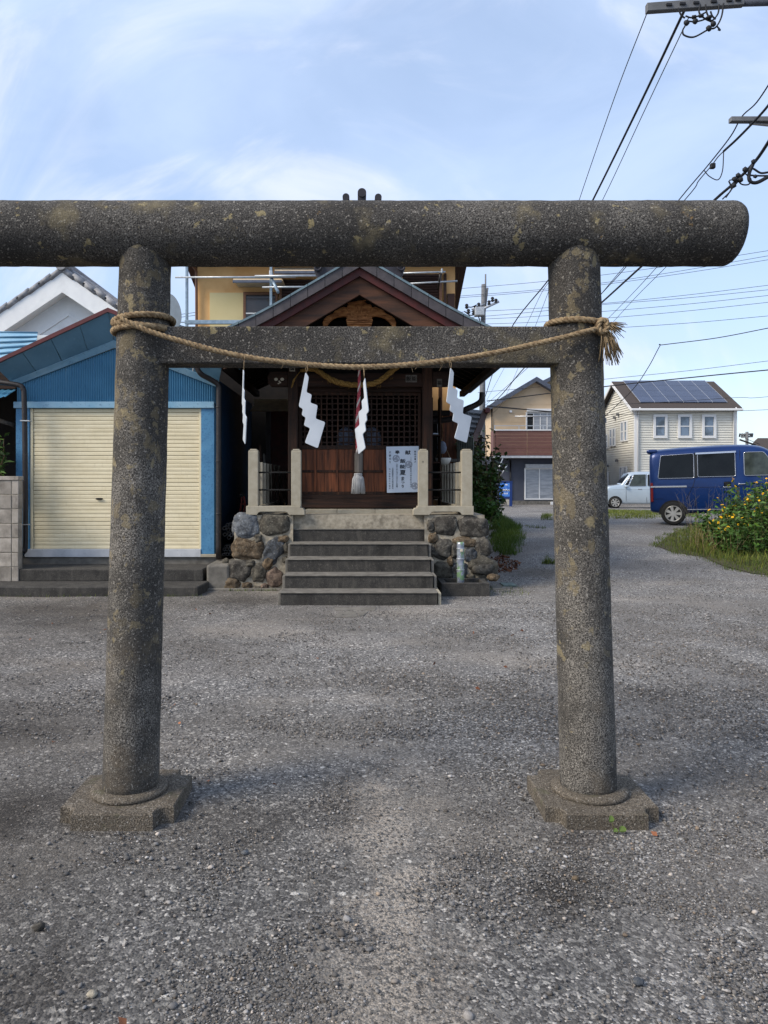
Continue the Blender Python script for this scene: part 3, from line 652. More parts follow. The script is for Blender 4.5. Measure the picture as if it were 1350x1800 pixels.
# sliding doors
for s, (xa, xb) in enumerate(((-.862, .010), (.008, .878))):
    yy = 10.515 + .035 * s
    dr = MB()
    dr.box(xa, xa + .045, yy, yy + .03, 1.20, 2.66, bev=.003); dr.box(xb - .045, xb, yy, yy + .03, 1.20, 2.66, bev=.003)
    for (z0, z1) in ((1.20, 1.245), (1.515, 1.552), (1.845, 1.905), (2.615, 2.66)): dr.box(xa + .045, xb - .045, yy + .001, yy + .031, z0, z1, bev=.003)
    dr = dr.build('sliding_door', 'wood', hall)
    bw = MB().box(-.010, .010, -.010, .006, -.355, .355).mesh('lattice_bar'); bh = MB().box(-.391, .391, -.004, .012, -.010, .010).mesh('lattice_bar')
    M_ = [M['wood']]
    for k in range(10):
        obj('lattice_bar', bw, 'wood', dr, loc=(xa + .045 + (xb - xa - .09) * (k + .5) / 10, yy + .012, 2.26))
    for k in range(9):
        obj('lattice_bar', bh, 'wood_h', dr, loc=((xa + xb) / 2, yy + .018, 1.905 + .71 * (k + .5) / 9))
    nb = 5
    for row, (z0, z1) in enumerate(((1.245, 1.515), (1.552, 1.845))):
        x = xa + .045; wid = [.25, .13, .22, .12, .22] if s == 0 else [.17, .20, .14, .25, .1]
        tot = sum(wid)
        for k in range(nb):
            ww = (xb - xa - .09) * wid[k] / tot
            MB().box(x + .0015, x + ww - .0015, yy + .010 + .002 * (k % 2), yy + .024, z0 - .002, z1 + .002, bev=.002).build('plank', 'panel', dr); x += ww
    for fx in (.27, .62) if s == 0 else (.4, .72):
        MB().box(xa + (xb - xa) * fx - .018, xa + (xb - xa) * fx + .018, yy - .004, yy + .01, 1.245, 1.845, bev=.003).build('batten', 'panel', dr)
# dark hall body and grey rounded forms standing in for a gathered curtain
MB().box(-.95, .95, 13.0, 13.06, .96, 3.6).build('rear_wall', 'black_wood_shade', hall)
for x in (-.955, .935): MB().box(x, x + .02, 10.55, 13.0, .96, 3.3).build('side_wall', 'black_wood_shade', hall)
MB().box(-.93, .93, 10.75, 12.98, 1.05, 1.13).build('inner_floor', 'black_wood_shade', hall)
for x in (-.20, .18):
    lt = thing('curtain_form', 'dim grey rounded stand-in for a gathered curtain behind the lattice ' + ('of the door with the plain panel' if x < 0 else 'just above the white poster'), 'curtain stand-in', (x, 10.78, 1.75), 'curtain stand-ins behind the lattice')
    MB().lathe([(.04, 1.80), (.10, 1.84), (.135, 1.92), (.135, 2.06), (.10, 2.14), (.04, 2.18)], x, 10.80, 16).build('form_body', 'mesh_bag', lt)
    MB().lathe([(.06, 1.13), (.03, 1.2), (.03, 1.74), (.06, 1.80)], x, 10.80, 10).build('form_stand', 'black_wood_shade', lt)

# ---- gabled roof
SL = .584
def zr(x, z0=4.185): a = abs(x); return z0 - SL * a + max(0, a - .9) ** 2 * .10
XE = 1.93
def rake(name, m, sx, y0, y1, ztop, zbot, x_end=XE, n=14, parent=hall, x0=0, bev=.0):
    """One sloping board of the gable: a curved strip between two offsets below the roof line."""
    mb = MB(); X = np.linspace(x0, x_end, n + 1)
    T = [Vector((sx * x, y0, zr(x, ztop))) for x in X]; B = [Vector((sx * x, y0, zr(x, zbot))) for x in X]
    for i in range(n):
        mb.prism([T[i], T[i + 1], B[i + 1], B[i]], (0, y1 - y0, 0))
    bmesh.ops.remove_doubles(mb.bm, verts=mb.bm.verts, dist=1e-5)
    return mb.build(name, m, parent)
RF = 9.20
roof = None
for sx in (-1, 1):
    # roof skin
    mb = MB(); X = np.linspace(0, XE + .04, 18); ya, yb = RF + .02, 13.6; th = .10
    vt = [[mb.bm.verts.new((sx * x, y, zr(x, 4.215))) for x in X] for y in (ya, yb)]
    vb = [[mb.bm.verts.new((sx * x, y, zr(x, 4.215) - th)) for x in X] for y in (ya, yb)]
    for i in range(len(X) - 1):
        for a, b in ((vt, 1), (vb, -1)):
            f = (a[0][i], a[0][i + 1], a[1][i + 1], a[1][i]); mb.bm.faces.new(f)
        mb.bm.faces.new((vt[0][i], vt[0][i + 1], vb[0][i + 1], vb[0][i])); mb.bm.faces.new((vt[1][i], vt[1][i + 1], vb[1][i + 1], vb[1][i]))
    mb.bm.faces.new((vt[0][-1], vt[1][-1], vb[1][-1], vb[0][-1]))
    bmesh.ops.recalc_face_normals(mb.bm, faces=mb.bm.faces)
    rf = mb.build('roof', 'roof_blue', hall)
    # metal covered verge in short lengths, with a pale folded top edge
    for k in range(9):
        a, b = XE / 9 * k, XE / 9 * (k + 1)
        rake('verge_sheet', 'grey_metal_roof', sx, RF - .02 - .002 * (k % 2), RF + .10, 4.185, 4.055, b - .003, 3, rf, a + .003)
        rake('edge_cap', 'roof_blue', sx, RF - .035 - .002 * (k % 2), RF + .12, 4.216, 4.187, b - .003, 3, rf, a + .003)
    rake('eave_lining', 'red_board', sx, RF + .03, RF + .14, 4.055, 3.955, XE - .03, 14)
    rake('gable_board', 'hafu', sx, RF + .08, RF + .13, 3.955, 3.735, XE - .22, 14)
    rake('soffit', 'black_wood_shade', sx, RF + .14, 13.5, 4.10, 4.07, XE - .03, 14)
    for k in range(12):
        y = RF + .28 + k * .34
        a, b = Vector((sx * .05, y, zr(.05, 4.03))), Vector((sx * (XE - .05), y, zr(XE - .05, 4.03)))
        mb = MB(); mid = Vector((sx * .95, y, zr(.95, 4.03)))
        for p, q in ((a, mid), (mid, b)):
            mb.prism([p + Vector((0, -.03, -.03)), p + Vector((0, .03, -.03)), p + Vector((0, .03, .04)), p + Vector((0, -.03, .04))], q - p)
        mb.build('rafter', 'black_wood_shade', hall)
    MB().box(sx * (XE - .12), sx * (XE - .03), RF + .15, 13.4, zr(XE, 4.0) - .06, zr(XE, 4.0) + .04, bev=.006).build('eave_beam', 'black_wood_shade', hall)
MB().box(-1.3, 1.3, 10.62, 10.66, 2.9, 3.75).build('gable_wall', 'black_wood_shade', hall)
MB().prism([(-1.3, 10.62, 3.7), (1.3, 10.62, 3.7), (0, 10.62, 4.14)], (0, .04, 0)).build('gable_wall', 'black_wood_shade', hall)
MB().box(-.06, .06, RF + .2, 13.4, 3.86, 4.0, bev=.008).build('ridge_beam', 'black_wood_shade', hall)
MB().box(-1.55, 1.55, 9.62, 9.76, 2.98, 3.14, bev=.01).build('front_beam', 'wood_h', hall)
# carved frog-leg strut below the gable
KY = 9.58; kx = lambda px: (px - CX) * KY / F; kz = lambda py: CAMH - (py - HY) * KY / F
def zpt(zx, zy): return (540 + zx * .13333, 500 + zy * .13333)
def kp(zx, zy, y=KY): q = zpt(zx, zy); return (kx(q[0] + 1), y, kz(q[1]))
strut = MB()
for sgn in (1, -1):
    f = (lambda x: x) if sgn > 0 else (lambda x: 1362 - x)
    outer = [(200, 560), (196, 500), (215, 450), (260, 410), (330, 378), (360, 345), (420, 312), (470, 292), (520, 300)]
    inner = [(520, 415), (470, 410), (400, 418), (340, 440), (290, 480), (255, 530), (245, 560)]
    strut.prism([kp(f(x), y) for x, y in outer + inner], (0, .09, 0), bev=.006)
    strut.prism([kp(f(x), y, KY - .012) for x, y in ((430, 350), (450, 320), (500, 310), (530, 330), (520, 365), (470, 378))], (0, .03, 0), bev=.004)
    strut.prism([kp(f(x), y, KY - .018) for x, y in ((520, 280), (540, 262), (610, 268), (640, 290), (640, 318), (600, 332), (540, 326), (518, 306))], (0, .06, 0), bev=.006)
    strut.prism([kp(f(x), y, KY - .010) for x, y in ((520, 345), (560, 350), (585, 380), (596, 430), (590, 450), (575, 430), (562, 390), (535, 368))], (0, .04, 0), bev=.004)
    strut.prism([kp(f(x), y, KY - .022) for x, y in ((645, 290), (662, 300), (668, 345), (655, 385), (668, 420), (672, 455), (660, 455), (650, 415), (640, 385), (652, 345))], (0, .04, 0), bev=.003)
strut.prism([kp(x, y) for x, y in ((515, 300), (600, 235), (681, 200), (762, 235), (847, 300), (850, 420), (840, 560), (522, 560), (512, 420))], (0, .08, 0), bev=.006)
for k, (a, b) in enumerate(((462, 482), (487, 506), (511, 532))):
    strut.box(kp(505 + 6 * k, 0)[0], kp(857 - 6 * k, 0)[0], KY - .025 - .004 * k, KY + .02, kz(500 + b * .13333), kz(500 + a * .13333), bev=.006)
strut.prism([kp(x, y, KY - .024) for x, y in ((525, 245), (600, 232), (760, 205), (768, 218), (690, 240), (600, 254), (530, 262))], (0, .03, 0), bev=.003)
strut.build('carved_strut', 'carve', hall)
# ridge-end ornament with three round knobs
OY = 9.42; ox = lambda px: (px - CX) * OY / F; oz = lambda py: CAMH - (py - HY) * OY / F
pts = [(552, 474), (560, 492), (580, 500), (600, 478), (612, 462), (632, 455), (652, 462), (664, 478), (690, 500), (704, 492), (712, 470), (716, 452), (700, 446), (690, 425), (680, 400), (670, 372), (660, 354), (604, 354), (594, 372), (584, 400), (574, 425), (566, 446), (550, 452)]
orn = MB().prism([(ox(x), OY, oz(y)) for x, y in pts], (0, .16, 0), bev=.012).build('ridge_ornament', 'bronze', hall)
k = MB(); 
for (x, y, r) in ((636.2, 344.5, 7.5), (608.4, 352, 6), (664.5, 352.5, 6)):
    k.tube([(ox(x), OY - .12, oz(y)), (ox(x), OY + .25, oz(y))], r * OY / F, 20)
    k.box(ox(x - r * .85), ox(x + r * .85), OY - .1, OY + .2, oz(362), oz(y + 1))
k.build('ridge_knob', 'bronze', orn)
k = MB()
for sgn in (-1, 1):
    c = Vector((ox(CX + sgn * 74), OY - .02, oz(470)))
    k.tube([c + Vector((math.cos(a) * .075 * (1 - a / 11) * sgn, -.01, math.sin(a) * .075 * (1 - a / 11))) for a in np.linspace(0, 8, 40)], .014, 6)
k.build('scroll', 'bronze', orn)
MB().box(-.16, .16, OY + .15, 13.5, 4.17, 4.42, bev=.02).build('roof_ridge', 'bronze', hall)
# right gutter and bent downpipe
gut = MB(); gx = XE + .06; gut.tube([(gx, RF + .1, zr(XE) - .10), (gx, 13.4, zr(XE) - .13)], .05, 10); gut.build('gutter', 'pipe', hall)
MB().tube(spline([P(848, 690, 11.2), P(846, 704, 11.2), P(836, 712, 11.25), P(818, 720, 11.3), P(806, 730, 11.4), P(790, 737, 11.5), P(745, 742, 11.6)], 8), .045, 10).build('downpipe', 'pipe', hall)

# thick shrine rope, bell rope, poster, small plates
mb = MB(); sr = thing('shrine_rope', 'thick golden straw rope sagging in front of the shrine door beam', 'rope', P(632, 676, 10.22))
path = [P(x, y, 10.24) for x, y in ((528, 652), (546, 649), (560, 653), (580, 666), (602, 674), (632, 677), (660, 673), (680, 660), (694, 648), (706, 640))]
twisted(mb, spline(path, 12), .040, .30, taper=lambda t: .45 + .62 * math.sin(math.pi * min(1, t * 1.25 + .05)) if t < .5 else 1.0)
for k in range(26):
    p = path[random.randrange(3, 8)] + Vector((random.uniform(-.1, .1), -.03, -.03)); mb.tube([p, p + Vector((random.gauss(0, .02), 0, -random.uniform(.02, .06)))], .0018, 3)
for k in range(7):
    mb.tube([P(530, 650, 10.24), P(521 - k, 662 + k, 10.24), P(514 + random.uniform(-3, 3), 676 + k, 10.25)], .004, 4)
mb.build('rope', 'straw_gold', sr)
BY = 10.05
br = thing('bell_rope', 'red and white twisted bell rope with a pale tassel hanging before the shrine doors', 'bell rope', P(631, 650, BY))
bp = [P(631.5, y, BY) for y in (630, 650, 680)] + [P(630.2, 705, BY), P(628.5, 735, BY), P(628.5, 765, BY), P(630, 797, BY)]
tp = lambda t: .62 + .7 * t
twisted(MB(), [], 1, 1) if False else None
mb = MB(); twisted(mb, spline(bp, 10), .026, .21, strands=3, taper=tp, only=(0, 1)); mb.build('red_strand', 'rope_red', br)
mb = MB(); twisted(mb, spline(bp, 10), .026, .21, strands=3, taper=tp, only=(2,)); mb.build('white_strand', 'rope_white', br)
c = P(630.5, 812, BY)
MB().lathe([(.050, P(0, 831, BY).z), (.056, P(0, 829, BY).z), (.056, P(0, 798, BY).z), (.048, P(0, 796, BY).z)], c.x, BY, 8, smooth=False).build('wooden_sleeve', 'old_grey_wood', br)
ts = MB(); zt, zb = P(0, 832, BY).z, P(0, 867, BY).z; cxx = P(629.5, 0, BY).x
for k in range(150):
    a = random.uniform(0, 2 * math.pi); q = random.uniform(.75, 1)
    ts.tube([(cxx + math.cos(a) * .045 * q, BY + math.sin(a) * .045 * q, zt - .02), (cxx + math.cos(a) * .075 * q, BY + math.sin(a) * .075 * q, zt - .07), (cxx + math.cos(a + .05) * .095 * q, BY + math.sin(a) * .095 * q, zb + random.uniform(-.01, .02))], .006, 4)
ts.lathe([(.050, zt - .028), (.056, zt - .02), (.056, zt - .005), (.050, zt)], cxx, BY, 16)
ts.build('tassel', 'tassel', br)

PY_ = 10.49
def ppt(zx, zy): q = P(675 + zx * 70 / 1340, 778 + zy * 94 / 1800, PY_); return q
poster = thing('festival_poster', 'white summer festival poster with black brush lettering and three grey crests', 'poster', ppt(620, 900))
sh = MB(); sh.prism([ppt(75, 135) , ppt(1168, 118), ppt(1175, 900), ppt(1150, 1660), ppt(100, 1690)], (0, .002, 0)); sh.build('sheet', 'paper', poster)
u = 70 / 1340 * PY_ / F
ink = MB(); YI = PY_ - .0015
def W(ch, zx, zy, s, mb=ink, h=None, bold=.0016): q = ppt(zx, zy); write(mb, ch, q.x, q.z, YI, s * u, (h or s) * u, bold=bold)
W('奉', 450, 325, 150, h=125, bold=.0025); W('献', 805, 335, 175, h=140, bold=.0025)
for ch, zy, s, h in (('飯', 620, 185, 140), ('能', 810, 195, 130), ('夏', 1010, 200, 180), ('ま', 1215, 120, 130), ('つ', 1345, 110, 70), ('り', 1470, 85, 100)): W(ch, 632, zy, s, h=h, bold=.0025)
for i, ch in enumerate('諸品大場より'[:5]): W(ch, 1045, 305 + i * 84, 62, h=58, bold=.0008)
for i, ch in enumerate('正援切り'): W(ch, 203, 325 + i * 112, 66, h=70, bold=.0008)
ink.build('lettering', 'ink', poster)
ink2 = MB()
def col_(txt, zx, z0, z1, s):
    for i, ch in enumerate(txt): W(ch, zx, z0 + (z1 - z0) * i / (len(txt) - 1), s, ink2, bold=.0008)
col_('二〇二六飯能夏の祭各町内巡行', 905, 515, 1480, 58); col_('令和八年七月十八日土十九日曜', 435, 735, 1480, 56)
col_('主催飯能夏まつり実行委員会', 292, 870, 1535, 52); col_('協力飯能商工会議所', 190, 890, 1540, 52)
ink2.build('small_lettering', 'ink_grey', poster)
for (zx, zy, r) in ((408, 535, 122), (835, 735, 122), (1035, 1460, 120)):
    cr = MB(); q = ppt(zx, zy)
    disc(cr, q.x, q.z, PY_ - .0007, r * u, 28)
    c_ = cr.build('crest', 'crest', poster)
    wm = MB()
    for k in range(3):                                                     # three pale comma tails whirling round
        a0 = R(90 + 120 * k); pts = []
        for t in np.linspace(0, 1, 9): a = a0 + t * 1.25; pts.append((q.x + math.cos(a) * r * u * (.80 - .25 * t), PY_ - .0011, q.z + math.sin(a) * r * u * (.80 - .25 * t)))
        for t in np.linspace(1, 0, 9): a = a0 + t * 1.25; pts.append((q.x + math.cos(a) * r * u * (.80 - .25 * t - .20 * math.sin(math.pi * t) - .07 * t), PY_ - .0011, q.z + math.sin(a) * r * u * (.80 - .25 * t - .20 * math.sin(math.pi * t) - .07 * t)))
        wm.poly(pts)
    bmesh.ops.triangulate(wm.bm, faces=wm.bm.faces)
    wm.build('whirl', 'paper', c_)
pl = thing('name_plate', 'small white square plate with black characters at the top of the left shrine pillar', 'plate', P(514, 648, 10.3))
a, b = P(509, 643, 10.32), P(518.5, 652.5, 10.32); MB().box(a.x, b.x, 10.315, 10.33, b.z, a.z).build('plate_board', 'ivory', pl)
mb = MB(); write(mb, '講', (a.x + b.x) / 2, (a.z + b.z) / 2, 10.313, .06, bold=.002); mb.build('lettering', 'ink', pl)
for nm, lab, x0, x1, y0, y1, txt in (('paper_charm', 'faded paper charm with characters pasted on the shrine head beam', 713, 733, 659, 672, '飯能'), ('paper_charm', 'small faded paper charm pasted on the beam nose right of the right pillar', 768, 777, 666, 680, '福')):
    st = thing(nm, lab, 'paper charm', P(x0, y1, 10.34), 'paper charms on the shrine beam')
    a, b = P(x0, y0, 10.342), P(x1, y1, 10.342); MB().box(a.x, b.x, 10.341, 10.344, b.z, a.z).build('paper_sheet', 'old_grey_wood', st)
    mb = MB()
    for i, ch in enumerate(txt): write(mb, ch, a.x + (b.x - a.x) * (i + .5) / len(txt), (a.z + b.z) / 2, 10.339, (b.x - a.x) / len(txt) * .8, bold=.001)
    mb.build('lettering', 'dark', st)
# ================================================================== BLUE GARAGE
GY = 10.1
gar = thing('storage_garage', 'blue metal garage with cream roller shutter and corrugated gable', 'garage', (-3.3, GY, 0))
def gq(px, py, d=GY): return P(px, py, d)
gl, gr_ = gq(28, 0).x, gq(377, 0).x                       # outer wall corners
sl, sr_ = gq(57, 0).x, gq(352, 0).x                       # shutter opening
zs0, zs1, zt = gq(0, 965).z, gq(0, 718).z, gq(0, 708).z
zap = gq(0, 612).z; zlo = gq(0, 676).z; xap = (gl + gr_) / 2
base = MB().box(gl - .02, gr_ + .04, GY + .02, 13.6, .0, gq(0, 979).z, bev=.01).build('foundation', 'concrete_tread', gar)
MB().box(sl - .10, sr_ + .01, GY - .015, GY + .3, gq(0, 979).z, zs0, bev=.004).build('sill', 'white_sill', gar)
MB().box(sr_ + .012, gr_ + .03, GY - .03, GY + .3, gq(0, 979).z, gq(0, 974).z, bev=.004).build('sill', 'stone_pale', gar)
for a, b, nm in ((gl, gq(52, 0).x, 'post'), (sr_ + .012, gr_, 'post')):
    MB().box(a, b, GY - .005, GY + .12, gq(0, 974).z, zt, bev=.006).build(nm, 'blue_post', gar)
MB().box(gq(52.5, 0).x, sl, GY + .01, GY + .05, zs0, zs1, bev=.003).build('shutter_rail', 'cream', gar)
MB().box(sr_ - .02, sr_ + .01, GY + .01, GY + .05, zs0, zs1, bev=.003).build('shutter_rail', 'cream', gar)
sh = MB().box(sl, sr_ - .02, GY + .058, GY + .07, zs0, zs1).build('roller_shutter', 'cream', gar)
ns = 36; ph = (zs1 - zs0) / ns
slat = MB()                                                # one interlocking slat: flat face with a rolled lower lip
wd = (sr_ - .02 - sl) / 2 - .004
prof = [(.030, ph * .5), (.020, ph * .42), (.017, 0), (.018, -ph * .30), (.016, -ph * .40), (.030, -ph * .44), (.034, -ph * .5), (.05, -ph * .5), (.05, ph * .5)]
slat.prism([(-wd, y, z) for y, z in prof], (2 * wd, 0, 0))
slm = slat.mesh('slat')
for k in range(ns): obj('slat', slm, 'cream', sh, loc=((sl + sr_ - .02) / 2 + random.uniform(-.001, .001), GY + .006 + random.uniform(0, .0025), zs0 + ph * (k + .5)))
q = gq(174, 877); hd = MB().lathe([(.012, 0), (.05, .004), (.05, .010), (.04, .014)], 0, 0, 16)
hm = hd.mesh('handle'); hm.transform(Matrix.Translation((q.x, GY + .016, q.z)) @ Matrix.Rotation(R(90), 4, 'X') @ Matrix.Scale(.28, 4, (0, 1, 0)))
obj('handle', hm, 'black', sh)
# corrugated gable sheet
mb = MB(); nr = 85; xs_ = np.linspace(gl + .01, gr_ - .01, nr * 4 + 1); prev = None
for i, x in enumerate(xs_):
    t = abs(x - xap) / ((gr_ - gl) / 2); top = zap + (zlo - zap) * t
    y = GY + .012 - .017 * math.sin(i / 4 * 2 * math.pi)
    cur = (mb.bm.verts.new((x, y, zt + .01)), mb.bm.verts.new((x, y, top)))
    if prev: mb.bm.faces.new((prev[0], cur[0], cur[1], prev[1])).smooth = True
    prev = cur
mb.build('corrugated_gable', 'blue_sheet', gar)
MB().box(gl - .02, gr_ + .0, GY - .035, GY + .02, zs1 + .003, zt + .012, bev=.005).build('lintel_trim', 'blue_pale', gar)
MB().box(gl, gr_, GY + .04, GY + .09, zs1, zlo).prism([(gl, GY + .04, zlo), (gr_, GY + .04, zlo), (xap, GY + .04, zap)], (0, .05, 0)).build('front_wall', 'blue_sheet', gar)
# the hood: inner line on the gable, outer line further forward and higher
OD = .33
inn = [Vector((gl - .02, GY - .012, zlo - .01)), Vector((xap, GY - .012, zap + .015)), Vector((gr_ + .05, GY - .012, zlo - .03))]
ot = [P(-14, 640, GY - OD), P(190, 545, GY - OD), P(394, 627, GY - OD)]
for a, b, c, d in ((inn[0], inn[1], ot[1], ot[0]), (inn[1], inn[2], ot[2], ot[1])):
    n_ = 4
    for i in range(n_):
        t0, t1 = i / n_ + .002, (i + 1) / n_ - .002
        p = [a.lerp(b, t0), a.lerp(b, t1), d.lerp(c, t1), d.lerp(c, t0)]
        mb = MB(); N_ = 8
        gv = [[mb.bm.verts.new(p[0].lerp(p[1], u / N_).lerp(p[3].lerp(p[2], u / N_), v / N_) + Vector((0, -.010 * noise.noise(Vector((u * .5 + i * 3, v * .5, 1.7))), 0))) for u in range(N_ + 1)] for v in range(N_ + 1)]
        for v in range(N_):
            for u in range(N_): mb.bm.faces.new((gv[v][u], gv[v][u + 1], gv[v + 1][u + 1], gv[v + 1][u])).smooth = True
        mb.build('hood_sheet', 'blue_hood', gar)
    # pale trim along the gable and maroon edge along the top
    w1 = Vector((0, -.012, .085))
    o_ = Vector((0, -.012, -.014)); MB().prism([a + o_, b + o_, b.lerp(c, .2) + o_, a.lerp(d, .2) + o_], (0, .006, .006)).build('gable_trim', 'blue_pale', gar)
    MB().prism([d + Vector((0, -.012, -.025)), c + Vector((0, -.012, -.025)), c + Vector((0, -.012, .03)), d + Vector((0, -.012, .03))], (0, .05, 0)).build('ridge_trim', 'maroon', gar)
    back = Vector((0, 3.9, .12))
    MB().prism([d + Vector((0, .03, -.02)), c + Vector((0, .03, -.02)), c + Vector((0, .03, .02)), d + Vector((0, .03, .02))], back).build('roof', 'blue_pale', gar)
MB().box(gr_ - .06, gr_, GY + .12, 13.6, gq(0, 979).z, zlo + .1).build('side_wall', 'blue_shaded', gar)
MB().box(gl, gl + .06, GY + .12, 13.6, gq(0, 979).z, zlo + .1).build('side_wall', 'blue_shaded', gar)
MB().box(gl + .06, gr_ - .06, 13.54, 13.6, .3, zlo + .1).build('rear_wall', 'blue_shaded', gar)
# downpipes
dp = MB().tube(spline([P(343, 640, 9.82), P(353, 657, 9.85), P(372, 668, 9.95), P(384, 678, 10.0), P(384.5, 700, 10.0), P(384.5, 800, 10.0), P(384, 983, 10.0)], 8), .036, 12).build('downpipe', 'pipe', gar)
for y in (716, 811, 903): q = P(384.4, y, 10.0); MB().lathe([(.036, q.z - .008), (.042, q.z - .006), (.042, q.z + .006), (.036, q.z + .008)], q.x, 10.0, 12).build('pipe_bracket', 'pipe', dp)
dp = MB().tube(spline([P(-30, 668, 9.92), P(0, 672, 9.92), P(33, 677, 9.92), P(40.5, 684, 9.92), P(42.5, 700, 9.92), P(44, 800, 9.92), P(44.5, 955, 9.92), P(40, 966, 9.9), P(36, 975, 9.88), P(36, 992, 9.86)], 7), .034, 12).build('downpipe', 'pipe', gar)
for y in (740, 922): q = P(43.2, y, 9.92); MB().box(q.x - .045, q.x + .08, 9.88, 9.96, q.z - .007, q.z + .007, bev=.002).build('pipe_bracket', 'steel', dp)
gst = thing('garage_step', 'two wide dark concrete steps in front of the garage shutter', 'step', (-3.3, 9.0, 0))
MB().prism([(P(-60, 0, 9).x, 8.97, -.02), (P(347, 0, 8.97).x, 8.97, -.02), (P(363, 0, 9.35).x, 9.35, -.02), (P(363, 0, 9.35).x, 9.56, -.02), (P(-60, 0, 9).x, 9.56, -.02)], (0, 0, .13), bev=.012).build('lower_step', 'concrete_dark', gst)
MB().prism([(P(4, 0, 9.5).x, 9.5, .105), (P(356, 0, 9.5).x, 9.5, .105), (P(370, 0, 9.95).x, 9.95, .105), (P(370, 0, 9.95).x, 10.2, .105), (P(4, 0, 9.5).x, 10.2, .105)], (0, 0, .157), bev=.012).build('upper_step', 'concrete_dark', gst)

# block wall at the left edge
bw = thing('block_wall', 'low grey concrete block wall at the left beside the garage downpipe', 'wall', (-4.7, 9.5, 0))
c0 = P(36.5, 0, 9.55).x; bh_, bwid = .186, .39
bm_ = MB().box(-bwid / 2 + .004, bwid / 2 - .004, -.06, .06, -bh_ / 2 + .004, bh_ / 2 - .004, bev=.006).mesh('concrete_block')
hb = MB().box(-.042, .042, -.06, .06, -bh_ / 2 + .004, bh_ / 2 - .004, bev=.006).mesh('concrete_block')
zc = P(0, 844, 9.55).z
for r_ in range(8):
    z = zc - bh_ * (r_ + .5)
    obj('concrete_block', hb, 'block', bw, loc=(c0 - .045, 9.55 + random.uniform(-.004, .004), z))
    for k in range(4): obj('concrete_block', bm_, 'block', bw, loc=(c0 - .09 - bwid * (k + .5) + (.10 if r_ % 2 else 0) * 0, 9.55 + random.uniform(-.004, .004), z))
MB().box(c0 - 1.7, c0 + .005, 9.48, 9.62, zc, zc + .05, bev=.006).build('coping', 'block', bw)
MB().box(c0 - 1.65, c0 - .005, 9.499, 9.60, -.02, zc).build('joint_mortar', 'mortar', bw)

# dark shed at the far left with a small blue corrugated canopy
shd = thing('dark_shed', 'dark open shed left of the garage under a small blue canopy', 'shed', (-5.4, 11, 0))
MB().box(-8.4, gl - .03, 12.6, 12.7, 0, 3.2).build('rear_wall', 'black_wood_shade', shd)
MB().box(-8.4, gl - .03, 10.2, 12.7, 2.95, 3.02).build('ceiling', 'black_wood_shade', shd)
MB().box(P(-80, 0, 10.2).x, gl - .03, 10.15, 10.2, P(0, 684, 10.2).z, P(0, 655, 10.2).z + .15).build('fascia', 'wood_h', shd)
mb = MB(); prev = None
for i in range(61):
    x = gl - .03 - i * .02; e = .010 * math.sin(i * math.pi / 2)
    cur = (mb.bm.verts.new((x, 9.85, P(0, 698, 9.85).z + e)), mb.bm.verts.new((x, 10.3, P(0, 680, 10.3).z + e)))
    if prev: mb.bm.faces.new((prev[0], cur[0], cur[1], prev[1]))
    prev = cur
mb.build('canopy', 'blue_sheet', shd)
MB().tube([P(-20, 733, 10.6), P(26, 748, 10.6)], .03, 8).build('rail', 'old_grey_wood', shd)
lean = thing('lean_to_roof', 'pale blue seamed metal roof rising behind the garage hood at the left', 'roof', (-6, 12, 3.4))
a, b, c, d = P(-60, 640, 11.0), P(60, 625, 11.2), P(66, 586, 12.6), P(-60, 584, 12.6)
MB().prism([a, b, c, d], (0, 0, -.03)).build('roof_sheet', 'blue_pale', lean)
for k in range(6):
    t = k / 5; p, q = a.lerp(d, t), b.lerp(c, t); MB().tube([p + Vector((0, 0, .01)), q + Vector((0, 0, .01))], .018, 6).build('seam', 'blue_hood', lean)
MB().box(-7.4, -4.6, 12.7, 12.8, 0, 3.9).build('support_wall', 'white_paint', lean)

